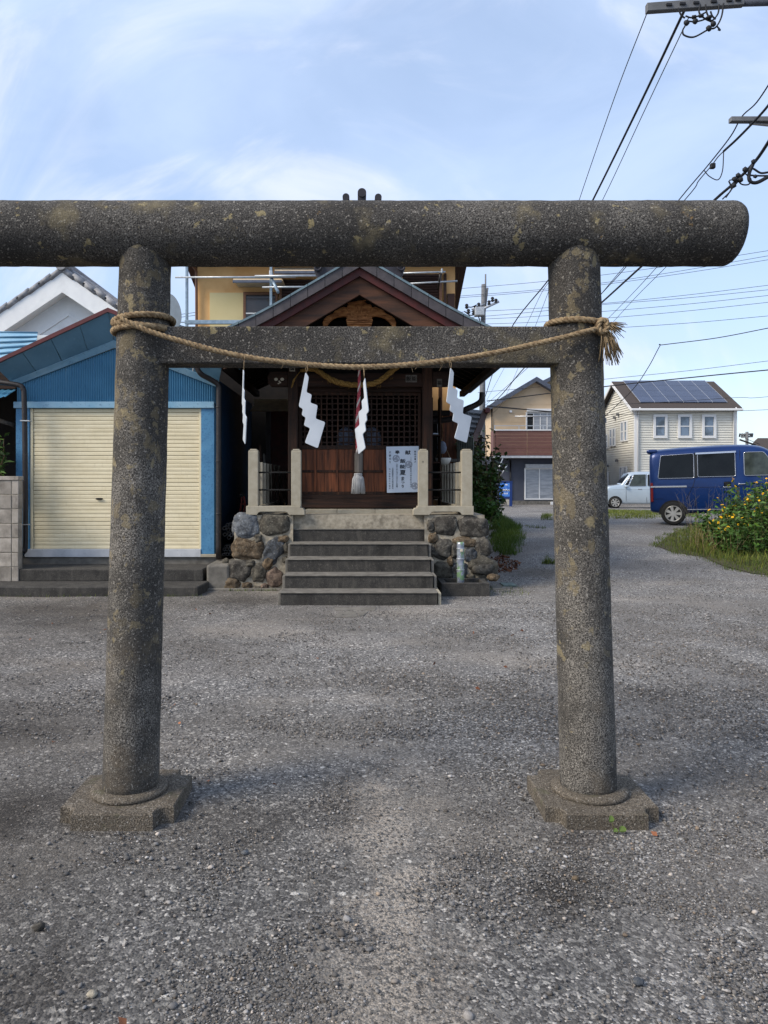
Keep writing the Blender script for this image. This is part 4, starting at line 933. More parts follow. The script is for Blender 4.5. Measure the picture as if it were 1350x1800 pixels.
# white plastered gable house
wh = thing('white_house', 'white plastered gable house with grey tiled verge behind the blue garage', 'house', (-6.3, 16, 0))
WY = 16.0; ax, az = P(121, 0, WY).x, P(0, 492, WY).z; sl_ = .665; HWD = 3.1
def wl(x, off=0): return az + off - sl_ * abs(x - ax)
MB().prism([(ax - HWD, WY, 0), (ax + HWD, WY, 0), (ax + HWD, WY, wl(ax + HWD)), (ax, WY, az), (ax - HWD, WY, wl(ax + HWD))], (0, 6, 0)).build('wall', 'white_paint', wh)
for sx in (-1, 1):
    e = ax + sx * (HWD + .3)
    MB().prism([(ax, WY - .36, az + .06), (e, WY - .36, wl(e, .06)), (e, WY - .36, wl(e, -.36)), (ax, WY - .36, az - .36)], (0, .08, 0)).build('bargeboard', 'white_paint', wh)
    MB().prism([(ax, WY - .28, az - .26), (e, WY - .28, wl(e, -.26)), (e, WY - .28, wl(e, -.32)), (ax, WY - .28, az - .32)], (0, .28, 0)).build('soffit', 'white_paint', wh)
    f = ax + sx * 2.4
    MB().prism([(ax, WY - .03, az - .72), (f, WY - .03, wl(f, -.72)), (f, WY - .03, wl(f, -.78)), (ax, WY - .03, az - .78)], (0, .028, 0)).build('plaster_moulding', 'white_paint', wh)
    n_ = 15; tm = None
    for k in range(n_):
        x0, x1 = ax + sx * (HWD + .34) * k / n_, ax + sx * (HWD + .34) * (k + 1) / n_
        off = .10 + .012 * (k % 2)
        mb = MB(); p0, p1 = Vector((x0, WY - .40, wl(x0, off + .035))), Vector((x1 + sx * .03, WY - .40, wl(x1, off - .01)))
        mb.tube([p0 + Vector((0, .06, 0)), p1 + Vector((0, .06, 0))], .066, 10); mb.build('verge_tile', 'grey_tile', wh)
    for r_ in range(7):
        for k in range(1):
            mb = MB(); y = WY - .12 + r_ * .28
            pts_ = [Vector((ax + sx * (HWD + .34) * t, y, wl(ax + sx * (HWD + .34) * t, .17 + .01 * r_))) for t in np.linspace(0, 1, 16)]
            mb.tube(pts_, .09, 8); mb.build('roof_tile_row', 'grey_tile', wh)
    MB().prism([(ax, WY - .3, az + .14), (e, WY - .3, wl(e, .14)), (e, WY - .3, wl(e, .06)), (ax, WY - .3, az + .06)], (0, 6.4, 0)).build('roof', 'grey_tile', wh)
MB().tube([(ax, WY - .45, az + .22), (ax, WY + 6, az + .22)], .13, 10).build('ridge_tile', 'grey_tile', wh)

# ================================================================== OCHRE HOUSE BEHIND THE SHRINE
OHY = 15.0
oh = thing('ochre_house', 'two storey orange rendered house with brown shutters behind the shrine', 'house', (0, OHY, 0))
def oq(px, py, d=OHY): return P(px, py, d)
xl, xr, ztop = oq(347, 0).x, oq(800, 0).x, oq(0, 462).z
MB().box(xl, xr, OHY, 18.5, 0, ztop).build('wall', 'ochre', oh)
MB().box(xl - .5, xr + .35, OHY - .5, OHY + .1, ztop - .01, ztop + .05).build('soffit', 'brown', oh)
# roof with its verge falling to the back on the right
e = P(818, 462, 14.6)
MB().prism([(xl - .5, OHY - .55, ztop + .05), (xl - .5, OHY - .55, ztop + .17), (xl - .5, 16.0, ztop + .48), (xl - .5, 19, ztop - .45), (xl - .5, 19, ztop - .58), (xl - .5, 16.0, ztop + .33)], (xr + .36 - xl + .5, 0, 0)).build('roof', 'brown', oh)
mb = MB(); mb.prism([P(812, 455, 14.5), P(823, 455, 14.5), P(803, 552, 16.6), P(794, 552, 16.6)], (0, .06, .02)); mb.build('verge_board', 'brown', oh)
MB().tube(spline([oq(334, 464, 14.7), oq(340, 469, 14.8), oq(344.5, 476, 14.93), oq(345, 490, 14.93), oq(345.5, 600, 14.93), oq(345.5, 900, 14.93)], 5), .028, 8).build('downpipe', 'frame_brown', oh)
MB().box(oq(369, 0).x, oq(428, 0).x, OHY - .03, OHY + .01, oq(0, 600).z, oq(0, 515).z, bev=.004).build('wall_panel', 'cream_panel', oh)
wn = MB().box(oq(428, 0).x, oq(489, 0).x, OHY - .04, OHY + .02, oq(0, 600).z, oq(0, 514).z, bev=.004).build('window', 'frame_brown', oh)
MB().box(oq(433, 0).x, oq(484.5, 0).x, OHY - .055, OHY - .038, oq(0, 596).z, oq(0, 520).z).build('window_pane', 'glass_dark', wn)
for x in (431, 486.5): MB().box(oq(x - 2, 0).x, oq(x + 2, 0).x, OHY - .075, OHY - .041, oq(0, 600).z, oq(0, 515).z, bev=.003).build('window_frame', 'frame_brown', wn)
MB().box(oq(429, 0).x, oq(489, 0).x, OHY - .076, OHY - .041, oq(0, 520).z, oq(0, 516).z, bev=.003).build('window_frame', 'frame_brown', wn)
MB().box(oq(430, 0).x, oq(487, 0).x, OHY - .07, OHY - .041, oq(0, 553).z, oq(0, 551).z).build('window_bar', 'white_frame', wn)
for (x0, x1, y0, y1, ym) in ((410, 494, 487, 505, 493), (483, 562, 470, 486, 477)):
    aw = MB().prism([oq(x0, ym, 14.4), oq(x0, y0, 15.0), oq(x0 + 9, y1, 15.0)], Vector((oq(x1, 0).x - oq(x0, 0).x, 0, 0))).build('awning', 'corr_beige', oh)
    MB().prism([oq(x0 - 1, ym - 1, 14.4), oq(x0 - 1, ym + 3.5, 14.4), oq(x1 + 1, ym + 3.5, 14.4), oq(x1 + 1, ym - 1, 14.4)], (0, .04, 0)).build('awning_edge', 'roof_slate', aw)
def louvre(x0, x1, y0, y1, n):
    f = MB().box(oq(x0, 0).x, oq(x1, 0).x, OHY - .03, OHY + .01, oq(0, y1).z, oq(0, y0).z).build('shutter', 'brown', oh)
    h_ = (y1 - y0) / n; m_ = None
    sm = MB().box(-(oq(x1, 0).x - oq(x0, 0).x) / 2 + .01, (oq(x1, 0).x - oq(x0, 0).x) / 2 - .01, -.012, .012, -.004, .030, mtx=Matrix.Rotation(R(28), 4, 'X')).mesh('louvre_slat')
    for k in range(n): obj('louvre_slat', sm, 'brown', f, loc=((oq(x0, 0).x + oq(x1, 0).x) / 2, OHY - .045, oq(0, y1 - h_ * (k + .3)).z))
louvre(495, 560, 492, 600, 22); louvre(708, 772, 487, 600, 24)
for x in (493.5, 774, 782): MB().box(oq(x - 2.2, 0).x, oq(x + 2.2, 0).x, OHY - .07, OHY, oq(0, 620).z, oq(0, 482).z, bev=.004).build('shutter_frame', 'frame_brown' if x < 780 else 'brown', oh)
MB().box(oq(690, 0).x, oq(775, 0).x, OHY - .06, OHY, oq(0, 487).z, oq(0, 483).z, bev=.004).build('shutter_frame', 'brown', oh)
MB().box(oq(786, 0).x, oq(799, 0).x, OHY - .05, OHY, oq(0, 600).z, oq(0, 517).z, bev=.004).build('corner_cupboard', 'brown', oh)
# ground floor pieces glimpsed either side of the shrine
mb = MB(); prev = None
a, b = P(446, 702, 13.6), P(560, 702, 13.6); c, d = P(440, 722, 12.9), P(560, 722, 12.9)
n_ = 9
for k in range(n_ + 1):
    for s in (0, 1):
        t = (k + .5 * s) / n_; off = Vector((0, -.02 if s else .02, .012 if s else -.012))
        cur = (mb.bm.verts.new(a.lerp(c, t) + off + Vector((.10 * (t if t < .5 else 1 - t), 0, 0))), mb.bm.verts.new(b.lerp(d, t) + off))
        if prev: mb.bm.faces.new((prev[0], cur[0], cur[1], prev[1]))
        prev = cur
mb.build('porch_roof', 'corr_beige', oh)
MB().box(P(468, 0, 13.6).x, P(476, 0, 13.6).x, 13.55, 13.62, 1.0, P(0, 722, 13.6).z, bev=.004).build('porch_post', 'grey_metal_roof', oh)
MB().box(P(476, 0, 13.8).x, P(560, 0, 13.8).x, 13.75, 13.8, 1.0, P(0, 722, 13.8).z).build('porch_door', 'red_board', oh)
MB().box(P(380, 0, 14.2).x, P(600, 0, 14.2).x, 14.15, 14.2, 0, 3.72).build('porch_wall', 'black_wood_shade', oh)  # shade between the buildings put into the wall's near-black colour
MB().box(P(745, 0, 14.2).x, P(800, 0, 14.2).x, 14.1, 14.2, 0, P(0, 660, 14.2).z).build('annex_wall', 'ochre', oh)
MB().box(P(771, 0, 13.9).x, P(777, 0, 13.9).x, 13.85, 13.95, .3, P(0, 680, 13.9).z, bev=.004).build('annex_post', 'frame_brown', oh)
MB().box(P(778, 0, 13.8).x, P(806, 0, 13.8).x, 13.75, 13.82, .5, P(0, 723, 13.8).z, bev=.004).build('annex_door', 'panel', oh)
MB().box(P(744, 0, 13.7).x, P(790, 0, 13.7).x, 13.6, 13.72, P(0, 731, 13.7).z, P(0, 722, 13.7).z, bev=.004).build('annex_beam', 'black_wood_shade', oh)
MB().box(P(744, 0, 14.0).x, P(772, 0, 14.0).x, 13.9, 14.05, .3, P(0, 726, 14.0).z).build('annex_shade_block', 'dark', oh)  # solid near-black block stands for the shade of a recess

# laundry pole frame with balcony rail
lp = thing('laundry_stand', 'pale blue laundry pole frame standing in front of the orange house', 'laundry frame', P(400, 570, 14.2))
for x in (328.5, 476.5):
    MB().box(P(x - 2.2, 0, 14.2).x, P(x + 2.2, 0, 14.2).x, 14.17, 14.23, 2.6, P(0, 452, 14.2).z, bev=.006).build('upright', 'galv', lp)
MB().box(P(325, 0, 14.2).x, P(560, 0, 14.2).x, 14.165, 14.235, P(0, 570, 14.2).z, P(0, 563, 14.2).z, bev=.006).build('balcony_rail', 'galv', lp)
MB().box(P(312, 0, 14.24).x, P(325, 0, 14.24).x, 14.2, 14.23, P(0, 567, 14.2).z, P(0, 565.5, 14.2).z).build('balcony_rail', 'galv', lp)
MB().tube([P(308, 487.5, 14.1), P(520, 487, 14.1)], .018, 8).build('laundry_pole', 'steel', lp)
MB().tube([P(448, 485.5, 14.0), P(562, 484.5, 14.0)], .022, 8).build('laundry_pole', 'steel', lp)
MB().tube([P(461, 505, 14.0), P(562, 504, 14.0)], .018, 8).build('laundry_pole', 'steel', lp)
MB().tube([P(476, 487, 14.15), P(489, 514, 13.9)], .03, 8).build('pole_arm', 'galv', lp)
MB().box(P(474, 0, 14.1).x, P(480, 0, 14.1).x, 14.0, 14.16, P(0, 489, 14.1).z, P(0, 478, 14.1).z, bev=.01).build('pole_bracket', 'steel', lp)
lp2 = thing('laundry_bracket', 'laundry poles on a bracket by the brown louvre shutter right of the shrine gable', 'laundry frame', P(776, 500, 14.2))
MB().tube([P(700, 480.5, 14.3), P(783, 478, 14.3)], .018, 8).build('laundry_pole', 'steel', lp2)
MB().tube([P(712, 499, 14.4), P(804, 494, 14.4)], .018, 8).build('laundry_pole', 'steel', lp2)
MB().tube([P(774, 482, 14.3), P(770, 508, 14.5)], .025, 8).build('pole_arm', 'pipe', lp2)
MB().box(P(775, 0, 14.3).x, P(778, 0, 14.3).x, 14.25, 14.36, P(0, 481, 14.3).z, P(0, 473, 14.3).z, bev=.01).build('pole_bracket', 'steel', lp2)
ds = thing('satellite_dish', 'pale satellite dish beside the left torii pillar on the house balcony', 'satellite dish', P(305, 545, 13.8))
mb = MB(); mb.lathe([(.34 * math.sin(a), .12 * (1 - math.cos(a)) ** 1) for a in np.linspace(.05, 1.5, 8)], 0, 0, 28)
me = mb.mesh('dish'); q = P(296, 549, 13.8)
me.transform(Matrix.Translation(q) @ Matrix.Rotation(R(58), 4, 'Z') @ Matrix.Rotation(R(80), 4, 'X') @ Matrix.Scale(.66, 4, (1, 0, 0)) @ Matrix.Scale(.95, 4, (0, 1, 0)))
obj('dish', me, 'dish', ds)
MB().tube(spline([P(303, 556, 13.85), P(311, 556, 13.9), P(312, 566, 13.9), P(316, 573, 13.9), P(326, 576, 14.1)], 5), .025, 8).build('dish_arm', 'galv', ds)
# ================================================================== TAN HOUSE
TD = 43.0
th_ = thing('tan_house', 'tan and slate blue two storey house with brown balcony panels by the lane', 'house', (10, TD, 0))
def tq(px, py, d=TD): return P(px, py, d)
xl, xr = tq(866, 0).x, tq(1052, 0).x; zg = gz(9, 43) - .15; zb = tq(0, 803).z; zev = tq(0, 716).z; xa = tq(940, 0).x; zap = tq(0, 672).z
zr_ = zap - (zap - zev) * (xr - xa) / (xa - xl)
MB().prism([(xl, TD, zb), (xr, TD, zb), (xr, TD, zr_), (xa, TD, zap), (xl, TD, zev)], (0, 9, 0)).build('upper_wall', 'tan', th_)
MB().box(xl + .01, xr - .01, TD + .01, TD + 9, tq(0, 880).z, zb).build('lower_wall', 'slate_wall', th_)
MB().box(xl, xr, TD - .02, TD + 9, zg, tq(0, 880).z).build('foundation', 'concrete_tread', th_)
for z in np.linspace(zb + .5, zap - .3, 8):
    hw = min(xr, xa + (zap - z) / ((zap - zev) / (xa - xl))) ; MB().box(max(xl, xa - (zap - z) / ((zap - zev) / (xa - xl))), hw, TD - .012, TD, z, z + .02).build('siding_joint', 'tan', th_)
for sx, xe, ze in ((-1, xl - .35, zev - .24), (1, xr + .3, zr_ - .2)):
    t = .26
    MB().prism([(xa, TD - .5, zap + t), (xe, TD - .5, ze + t), (xe, TD - .5, ze), (xa, TD - .5, zap)], (0, 9.8, 0)).build('roof', 'roof_slate', th_)
MB().prism([tq(944, 676, TD + 2), tq(975, 662, TD + 2), tq(1010, 668, TD + 2), tq(1010, 700, TD + 2)], (0, 5, 0)).build('upper_wall', 'tan', th_)
MB().prism([tq(940, 676, TD + 1.4), tq(968, 662, TD + 1.4), tq(1000, 650, TD + 1.4), tq(1000, 657, TD + 1.4), tq(968, 669, TD + 1.4), tq(940, 683, TD + 1.4)], (0, 6, 0)).build('roof', 'roof_slate', th_)
BYD = TD - 1.1
bx0, bx1 = P(870, 0, BYD).x, P(1040, 0, BYD).x
bz0, bz1 = P(0, 801, BYD).z, P(0, 757, BYD).z
bal = MB().box(bx0, bx1, BYD + .02, TD - .02, bz0 - .12, bz0 + .02).build('balcony', 'white_sill', th_)
npn = 7; ph_ = (bz1 - bz0) / npn
for c_ in range(3):
    w3 = (bx1 - bx0) / 3
    for k in range(npn):
        MB().box(bx0 + w3 * c_ + .012, bx0 + w3 * (c_ + 1) - .012, BYD, BYD + .05, bz0 + ph_ * k + .012, bz0 + ph_ * (k + 1), bev=.004).build('balcony_board', 'balcony', bal)
MB().box(bx0 - .03, bx1, BYD - .04, BYD + .10, bz1 + .002, bz1 + .07).build('top_rail', 'white_frame', bal)
MB().box(bx0 - .05, bx0 - .002, BYD - .02, TD - .02, bz0, bz1).build('side_board', 'balcony', bal)
MB().box(bx0 - .03, bx1, BYD + .02, BYD + .06, bz1 + .26, bz1 + .30).build('hand_rail', 'alu', bal)
for k in range(5): MB().box(bx0 + (bx1 - bx0) * k / 4 - .02, bx0 + (bx1 - bx0) * k / 4 + .02, BYD + .02, BYD + .06, bz1, bz1 + .26).build('rail_post', 'alu', bal)
def window(par, x0, x1, z0, z1, y, fr, panes, glass, fw=.07, rail=False, axis='y', muntin=False):
    """A framed sliding or sash window on the plane y (axis 'y') or on the plane x=y (axis 'x')."""
    def bx(mb, a0, a1, d0, d1, c0, c1, bev=.004):
        return mb.box(a0, a1, y + d0, y + d1, c0, c1, bev=bev) if axis == 'y' else mb.box(y + d0, y + d1, a0, a1, c0, c1, bev=bev)
    w_ = bx(MB(), x0, x1, -.02, .02, z0, z1, 0).build('window', glass, par)
    f = MB(); bx(f, x0 - fw, x0, -.07, .02, z0 - fw, z1 + fw); bx(f, x1, x1 + fw, -.07, .02, z0 - fw, z1 + fw); bx(f, x0, x1, -.069, .02, z1, z1 + fw); bx(f, x0, x1, -.069, .02, z0 - fw, z0)
    f.build('window_frame', fr, w_)
    for k in range(1, panes): xm = x0 + (x1 - x0) * k / panes; bx(MB(), xm - .03, xm + .03, -.05, -.021, z0, z1).build('mullion', fr, w_)
    if rail: zm = (z0 + z1) / 2; bx(MB(), x0, x1, -.05, -.021, zm - .03, zm + .03).build('sash_rail', fr, w_)
    for k in range(panes):
        a, b = x0 + (x1 - x0) * k / panes, x0 + (x1 - x0) * (k + 1) / panes
        bx(MB(), a + .04, b - .04, -.030 - .006 * (k % 2), -.0215, z0 + .02, z1 - .02, 0).build('window_pane', glass if not (muntin and k == 0) else 'car_glass', w_)
    return w_
w1 = window(th_, tq(926, 0).x, tq(985, 0).x, tq(0, 756).z, tq(0, 727).z, TD, 'white_frame', 5, 'curtain', muntin=True)
MB().box(tq(925, 0).x, tq(986, 0).x, TD - .22, TD + .01, tq(0, 724).z, tq(0, 719).z, bev=.01).build('shutter_box', 'white_frame', w1)
w2 = window(th_, tq(924, 0).x, tq(972, 0).x, tq(0, 876).z, tq(0, 825).z, TD, 'white_frame', 2, 'curtain', fw=.08)
MB().box(tq(923, 0).x, tq(973, 0).x, TD - .2, TD + .01, tq(0, 823).z, tq(0, 816).z, bev=.01).build('shutter_box', 'white_sill', w2)
MB().tube([P(905, 732, TD - .6), P(990, 731, TD - .6)], .04, 6).build('laundry_pole', 'alu', th_)
MB().box(tq(895, 0).x, tq(899.5, 0).x, TD - .14, TD, tq(0, 725.5).z, tq(0, 721.5).z, bev=.02).build('wall_lamp', 'white_frame', th_)
for x in (864.5, 897.5): MB().tube([P(x, 716 if x < 870 else 808, TD - .06), P(x, 882, TD - .06)], .04, 6).build('downpipe', 'black_gloss', th_)
mb = MB().box(tq(967, 0).x, tq(974, 0).x, TD - .16, TD - .02, tq(0, 893).z, tq(0, 882).z, bev=.01); mb.build('meter_box', 'white_frame', th_)

AD = 40.5
ac = thing('air_conditioner', 'ivory outdoor air conditioner unit behind the legs of the blue sign', 'air conditioner', P(887, 893, AD))
zg_ = gz(8, AD)
MB().box(P(873, 0, AD).x, P(899, 0, AD).x, AD, AD + .35, zg_ + .03, P(0, 878.5, AD).z, bev=.015).build('casing', 'ac', ac)
q = P(884, 886, AD - .01); mb = MB(); 
for k in range(4): mb.tube([(q.x + math.cos(a) * .05 * (k + 1), AD - .015, q.z + math.sin(a) * .05 * (k + 1)) for a in np.linspace(0, 2 * math.pi, 20)], .008, 4)
mb.build('fan_grille', 'pole', ac)
SD = 39.6
sg = thing('blue_sign', 'blue boxed sign with white lettering on two dark blue legs by the tan house', 'sign', P(887, 893, SD))
for a, b in ((876.5, 880), (896, 900.5)): MB().box(P(a, 0, SD).x, P(b, 0, SD).x, SD, SD + .16, gz(8, SD), P(0, 848.5, SD).z, bev=.008).build('leg', 'sign_blue', sg)
MB().box(P(876, 0, SD).x, P(901, 0, SD).x, SD - .012, SD + .18, P(0, 848.5, SD).z, P(0, 846.5, SD).z + .02, bev=.004).build('top_cap', 'sign_blue', sg)
MB().box(P(877, 0, SD).x, P(897, 0, SD).x, SD + .01, SD + .12, P(0, 876, SD).z, P(0, 848.4, SD).z).build('sign_box', 'sign_blue', sg)
fc = MB().box(P(878, 0, SD).x, P(896, 0, SD).x, SD - .006, SD + .012, P(0, 873, SD).z, P(0, 849, SD).z).build('sign_face', 'sign_face', sg)
mb = MB()
sp = lambda x, y: P(x, y, SD - .009)
for (x0, x1, y0, y1) in ((880, 896, 861.5, 863.2), (883, 885.2, 859.6, 863), (886, 888, 860, 863), (889, 891.5, 859.6, 863), (893, 895.5, 860.5, 863), (886.5, 888, 866, 868.8), (888.8, 890, 866.4, 868.8), (890.8, 892.3, 866, 868.8), (888, 892, 851, 853)):
    a, b = sp(x0, y1), sp(x1, y0); mb.poly([(a.x, a.y, a.z), (b.x, a.y, a.z), (b.x, a.y, b.z), (a.x, a.y, b.z)])
q = sp(883.2, 866.8); disc(mb, q.x, q.z, q.y, .055)
mb.build('lettering', 'white_frame', sg)

# ================================================================== CREAM HOUSE WITH SOLAR ROOF
CD = 44.0
ch = thing('cream_house', 'cream lap sided two storey house with six columns of solar panels on its roof', 'house', (19, CD, 0))
cx0, cx1 = P(1117, 0, CD).x, P(1292, 0, CD).x; cz0 = gz(18, 44) - .1; cz1 = P(0, 717, CD).z; cyb = CD + 6.2; cym = (CD + cyb) / 2; crz = P(0, 676, cym).z
def lap(mb, pa, pb, z0, z1, nrm, clip=None, step=.145):
    """Overlapping boards between two ground points."""
    n_ = int((z1 - z0) / step)
    for k in range(n_):
        za, zb_ = z0 + k * step, z0 + (k + 1) * step
        a, b = Vector(pa), Vector(pb)
        if clip:
            t0, t1 = clip((za + zb_) / 2); a, b = a.lerp(Vector(pb), t0), Vector(pa).lerp(b, t1)
        o = Vector(nrm)
        mb.poly([(a.x + o.x * .05, a.y + o.y * .05, za), (b.x + o.x * .05, b.y + o.y * .05, za), (b.x + o.x * .005, b.y + o.y * .005, zb_), (a.x + o.x * .005, a.y + o.y * .005, zb_)])
        mb.poly([(a.x, a.y, za), (b.x, b.y, za), (b.x + o.x * .05, b.y + o.y * .05, za), (a.x + o.x * .05, a.y + o.y * .05, za)])
MB().box(cx0, cx1, CD, cyb, cz0, cz1).prism([(cx0 + .01, CD, cz1), (cx0 + .01, cyb, cz1), (cx0 + .01, cym, crz - .12)], (cx1 - cx0 - .02, 0, 0)).build('wall', 'siding', ch)
mb = MB(); lap(mb, (cx0, CD, 0), (cx1, CD, 0), cz0 + .3, cz1 - .02, (0, -1, 0)); f_ = mb.build('lap_siding', 'siding', ch, kind='stuff')
mb = MB(); lap(mb, (cx0, cyb, 0), (cx0, CD, 0), cz0 + .3, crz - .2, (-1, 0, 0), lambda z: (0, 1) if z < cz1 else ((z - cz1) / (crz - cz1) / 2, 1 - (z - cz1) / (crz - cz1) / 2)); mb.build('lap_siding', 'siding', ch, kind='stuff')
for x, y in ((cx0, CD), (cx1, CD)): MB().box(x - .09, x + .09, y - .09, y + .05, cz0, cz1, bev=.01).build('corner_trim', 'white_frame', ch)
ev = .38; nrm_z = (crz - cz1) / (cym - CD)
def rz_(y): return cz1 + (y - CD) * nrm_z if y < cym else crz - (y - cym) * nrm_z
for (ya, yb_) in ((CD - ev, cym), (cym, cyb + ev)):
    MB().prism([(cx0 - .35, ya, rz_(ya) + .06), (cx0 - .35, yb_, rz_(yb_) + .06), (cx0 - .35, yb_, rz_(yb_) + .20), (cx0 - .35, ya, rz_(ya) + .20)], (cx1 - cx0 + .58, 0, 0)).build('roof', 'shingle', ch)
    MB().prism([(cx0 - .40, ya, rz_(ya) - .05), (cx0 - .40, yb_, rz_(yb_) - .05), (cx0 - .40, yb_, rz_(yb_) + .14), (cx0 - .40, ya, rz_(ya) + .14)], (.048, 0, 0)).build('bargeboard', 'white_frame', ch)
MB().box(cx0 - .40, cx1 + .25, CD - ev - .12, CD - ev - .002, rz_(CD - ev) + .02, rz_(CD - ev) + .15, bev=.02).build('gutter', 'white_frame', ch)
MB().box(cx0 - .33, cx1 + .2, CD - ev, CD - .05, cz1 - .12, cz1 - .07).build('soffit', 'white_frame', ch)
for x in (cx0 + .12, cx1 - .12): MB().tube([(x, CD - ev, cz1 - .02), (x, CD - .12, cz1 - .35), (x, CD - .12, cz0)], .045, 6).build('downpipe', 'white_frame', ch)
# solar panels, 6 by 4
p0 = Vector((cx0 + .34, CD + .15, rz_(CD + .15) + .25)); ux = Vector((1, 0, 0)); uy = Vector((0, 1, nrm_z)).normalized(); LW, LH = .865, .835
for c_ in range(6):
    for r_ in range(4):
        o = p0 + ux * (LW * c_) + uy * (LH * r_)
        a, b = .012, .012
        q4 = [o + ux * a + uy * b, o + ux * (LW - a) + uy * b, o + ux * (LW - a) + uy * (LH - b), o + ux * a + uy * (LH - b)]
        pn = MB().prism([q + Vector((0, 0, 0)) for q in q4], (0, 0, .04)).build('solar_panel', 'solar', ch)
for c_ in range(7):
    o = p0 + ux * (LW * c_)
    MB().prism([o - ux * .011, o + ux * .011, o + ux * .011 + uy * LH * 4, o - ux * .011 + uy * LH * 4], (0, 0, .05)).build('panel_rail', 'alu', ch)
for px in (1160.3, 1203.5, 1246):
    x0, x1 = P(px - 8, 0, CD - .06).x, P(px + 8, 0, CD - .06).x
    window(ch, x0, x1, P(0, 766, CD).z, P(0, 733, CD).z, CD - .06, 'white_frame', 1, 'painted_sky_glass', fw=.15, rail=True)
MB().box(P(1147, 0, CD).x, P(1165, 0, CD).x, CD - .08, CD - .05, cz0 + .3, P(0, 812, CD).z).build('door', 'white_frame', ch)
for (ya, yb_, z0, z1) in ((45.2, 45.55, 3.9, 5.0), (45.8, 46.15, 3.9, 5.0), (47.3, 47.6, 3.7, 4.7), (47.9, 48.2, 3.7, 4.7), (48.7, 49.0, 3.6, 4.4), (45.3, 45.6, .9, 2.2), (46.0, 46.35, .9, 2.2), (48.6, 48.9, .9, 1.9)):
    window(ch, ya, yb_, z0, z1, cx0 - .055, 'white_frame', 1, 'painted_sky_glass', fw=.08, rail=True, axis='x')
for (y, z) in ((47.2, 5.35), (46.6, 5.5), (46.8, 2.6), (48.6, 2.3)): MB().box(cx0 - .2, cx0 - .04, y, y + .18, z, z + .16, bev=.03).build('vent_hood', 'pole', ch)

fh = thing('distant_house', 'distant low house with brown roof at the right edge behind the blue van', 'house', P(1345, 800, 62))
a = P(1318, 790, 62); MB().box(P(1322, 0, 62).x, P(1420, 0, 62).x, 62, 68, -1, a.z).build('wall', 'tan', fh)
MB().prism([P(1316, 790, 61.6), P(1332, 770, 63.5), P(1430, 770, 63.5), P(1430, 790, 61.6)], (0, .5, -.2)).build('roof', 'shingle', fh)
MB().prism([P(1316, 790, 61.6), P(1332, 770, 63.5), P(1345, 790, 66)], (.02, 0, 0)).build('gable_wall', 'tan', fh)

# ================================================================== SHED ROOFS AND CLUTTER RIGHT OF THE SHRINE
ts_ = thing('tiled_shed', 'old shed with dark tiled roof beside the shrine eave above the bushes', 'shed', P(825, 760, 15.5))
a, b, c, d = P(800, 716, 16.6), P(853, 722, 16.6), P(828, 790, 14.9), P(786, 782, 14.9)
for r_ in range(8):
    for k in range(6):
        f = lambda u, v: a.lerp(b, u).lerp(d.lerp(c, u), v)
        u0, u1, v0, v1 = k / 6, (k + .96) / 6, r_ / 8, (r_ + 1.08) / 8
        MB().prism([f(u0, v0), f(u1, v0), f(u1, v1) + Vector((0, -.03, .03)), f(u0, v1) + Vector((0, -.03, .03))], (0, 0, -.03)).build('roof_tile', 'dark_tile', ts_)
MB().prism([P(851, 717, 16.4), P(859, 722, 16.4), P(832, 797, 14.7), P(823, 790, 14.7)], (0, .12, 0)).build('verge_board', 'brown', ts_)
q = P(856, 722, 16.3); MB().box(q.x - .05, q.x + .05, 16.2, 16.4, q.z - .05, q.z + .06, bev=.01).build('verge_end', 'maroon', ts_)
MB().box(P(788, 0, 15.6).x, P(846, 0, 15.6).x, 15.5, 15.6, 0, P(0, 765, 15.6).z).build('wall', 'black_wood_shade', ts_)
fp = thing('corrugated_panel', 'grey corrugated sheet standing upright behind the right stone railing', 'panel', P(817, 815, 13.4))
mb = MB(); prev = None
for i in range(41):
    x = P(803, 0, 13.4).x + (P(833, 0, 13.4).x - P(803, 0, 13.4).x) * i / 40; y = 13.4 + .010 * math.cos(i * math.pi / 2)
    cur = (mb.bm.verts.new((x, y, .9)), mb.bm.verts.new((x, y, P(0, 770, 13.4).z)))
    if prev: mb.bm.faces.new((prev[0], cur[0], cur[1], prev[1]))
    prev = cur
mb.build('sheet', 'corr_grey', fp)
MB().box(P(790, 0, 13.3).x, P(836, 0, 13.3).x, 13.2, 13.38, P(0, 812, 13.3).z, P(0, 807, 13.3).z, bev=.004).build('ledge', 'old_grey_wood', fp)
bk = thing('hanging_bowl', 'white plastic bowl hanging by cords between the right pillar and the stone railing', 'bowl', P(779, 808, 12.0))
q = P(779, 805, 12.0)
MB().lathe([(.02, q.z - .12), (.06, q.z - .115), (.10, q.z - .085), (.122, q.z - .04), (.128, q.z), (.118, q.z - .002)], q.x, 12.0, 20).build('bowl_body', 'bucket', bk)
mb = MB(); top = P(779, 778, 12.0)
for sx in (-1, 1): mb.tube([(q.x + sx * .12, 12.0, q.z - .01), top], .004, 4)
mb.build('cord', 'straw', bk)
nb_ = thing('net_bag', 'grey blue net bag hanging above the white bowl', 'net bag', P(777, 785, 11.9))
q = P(777, 787, 11.9); MB().blob((q.x, 11.9, q.z), (.075, .05, .105), sub=2, amp=.16, freq=2, seed=4).build('bag_body', 'mesh_bag', nb_)
MB().tube([P(772, 765, 11.9), (q.x, 11.9, q.z + .09)], .006, 4).build('cord', 'straw', nb_)
MB().tube([P(769, 745, 12), P(771, 830, 12)], .008, 6).build('pole', 'steel', nb_)
wr = thing('wooden_rack', 'small dark wooden rack of shelves beside the right shrine pillar', 'rack', P(757, 830, 11.2))
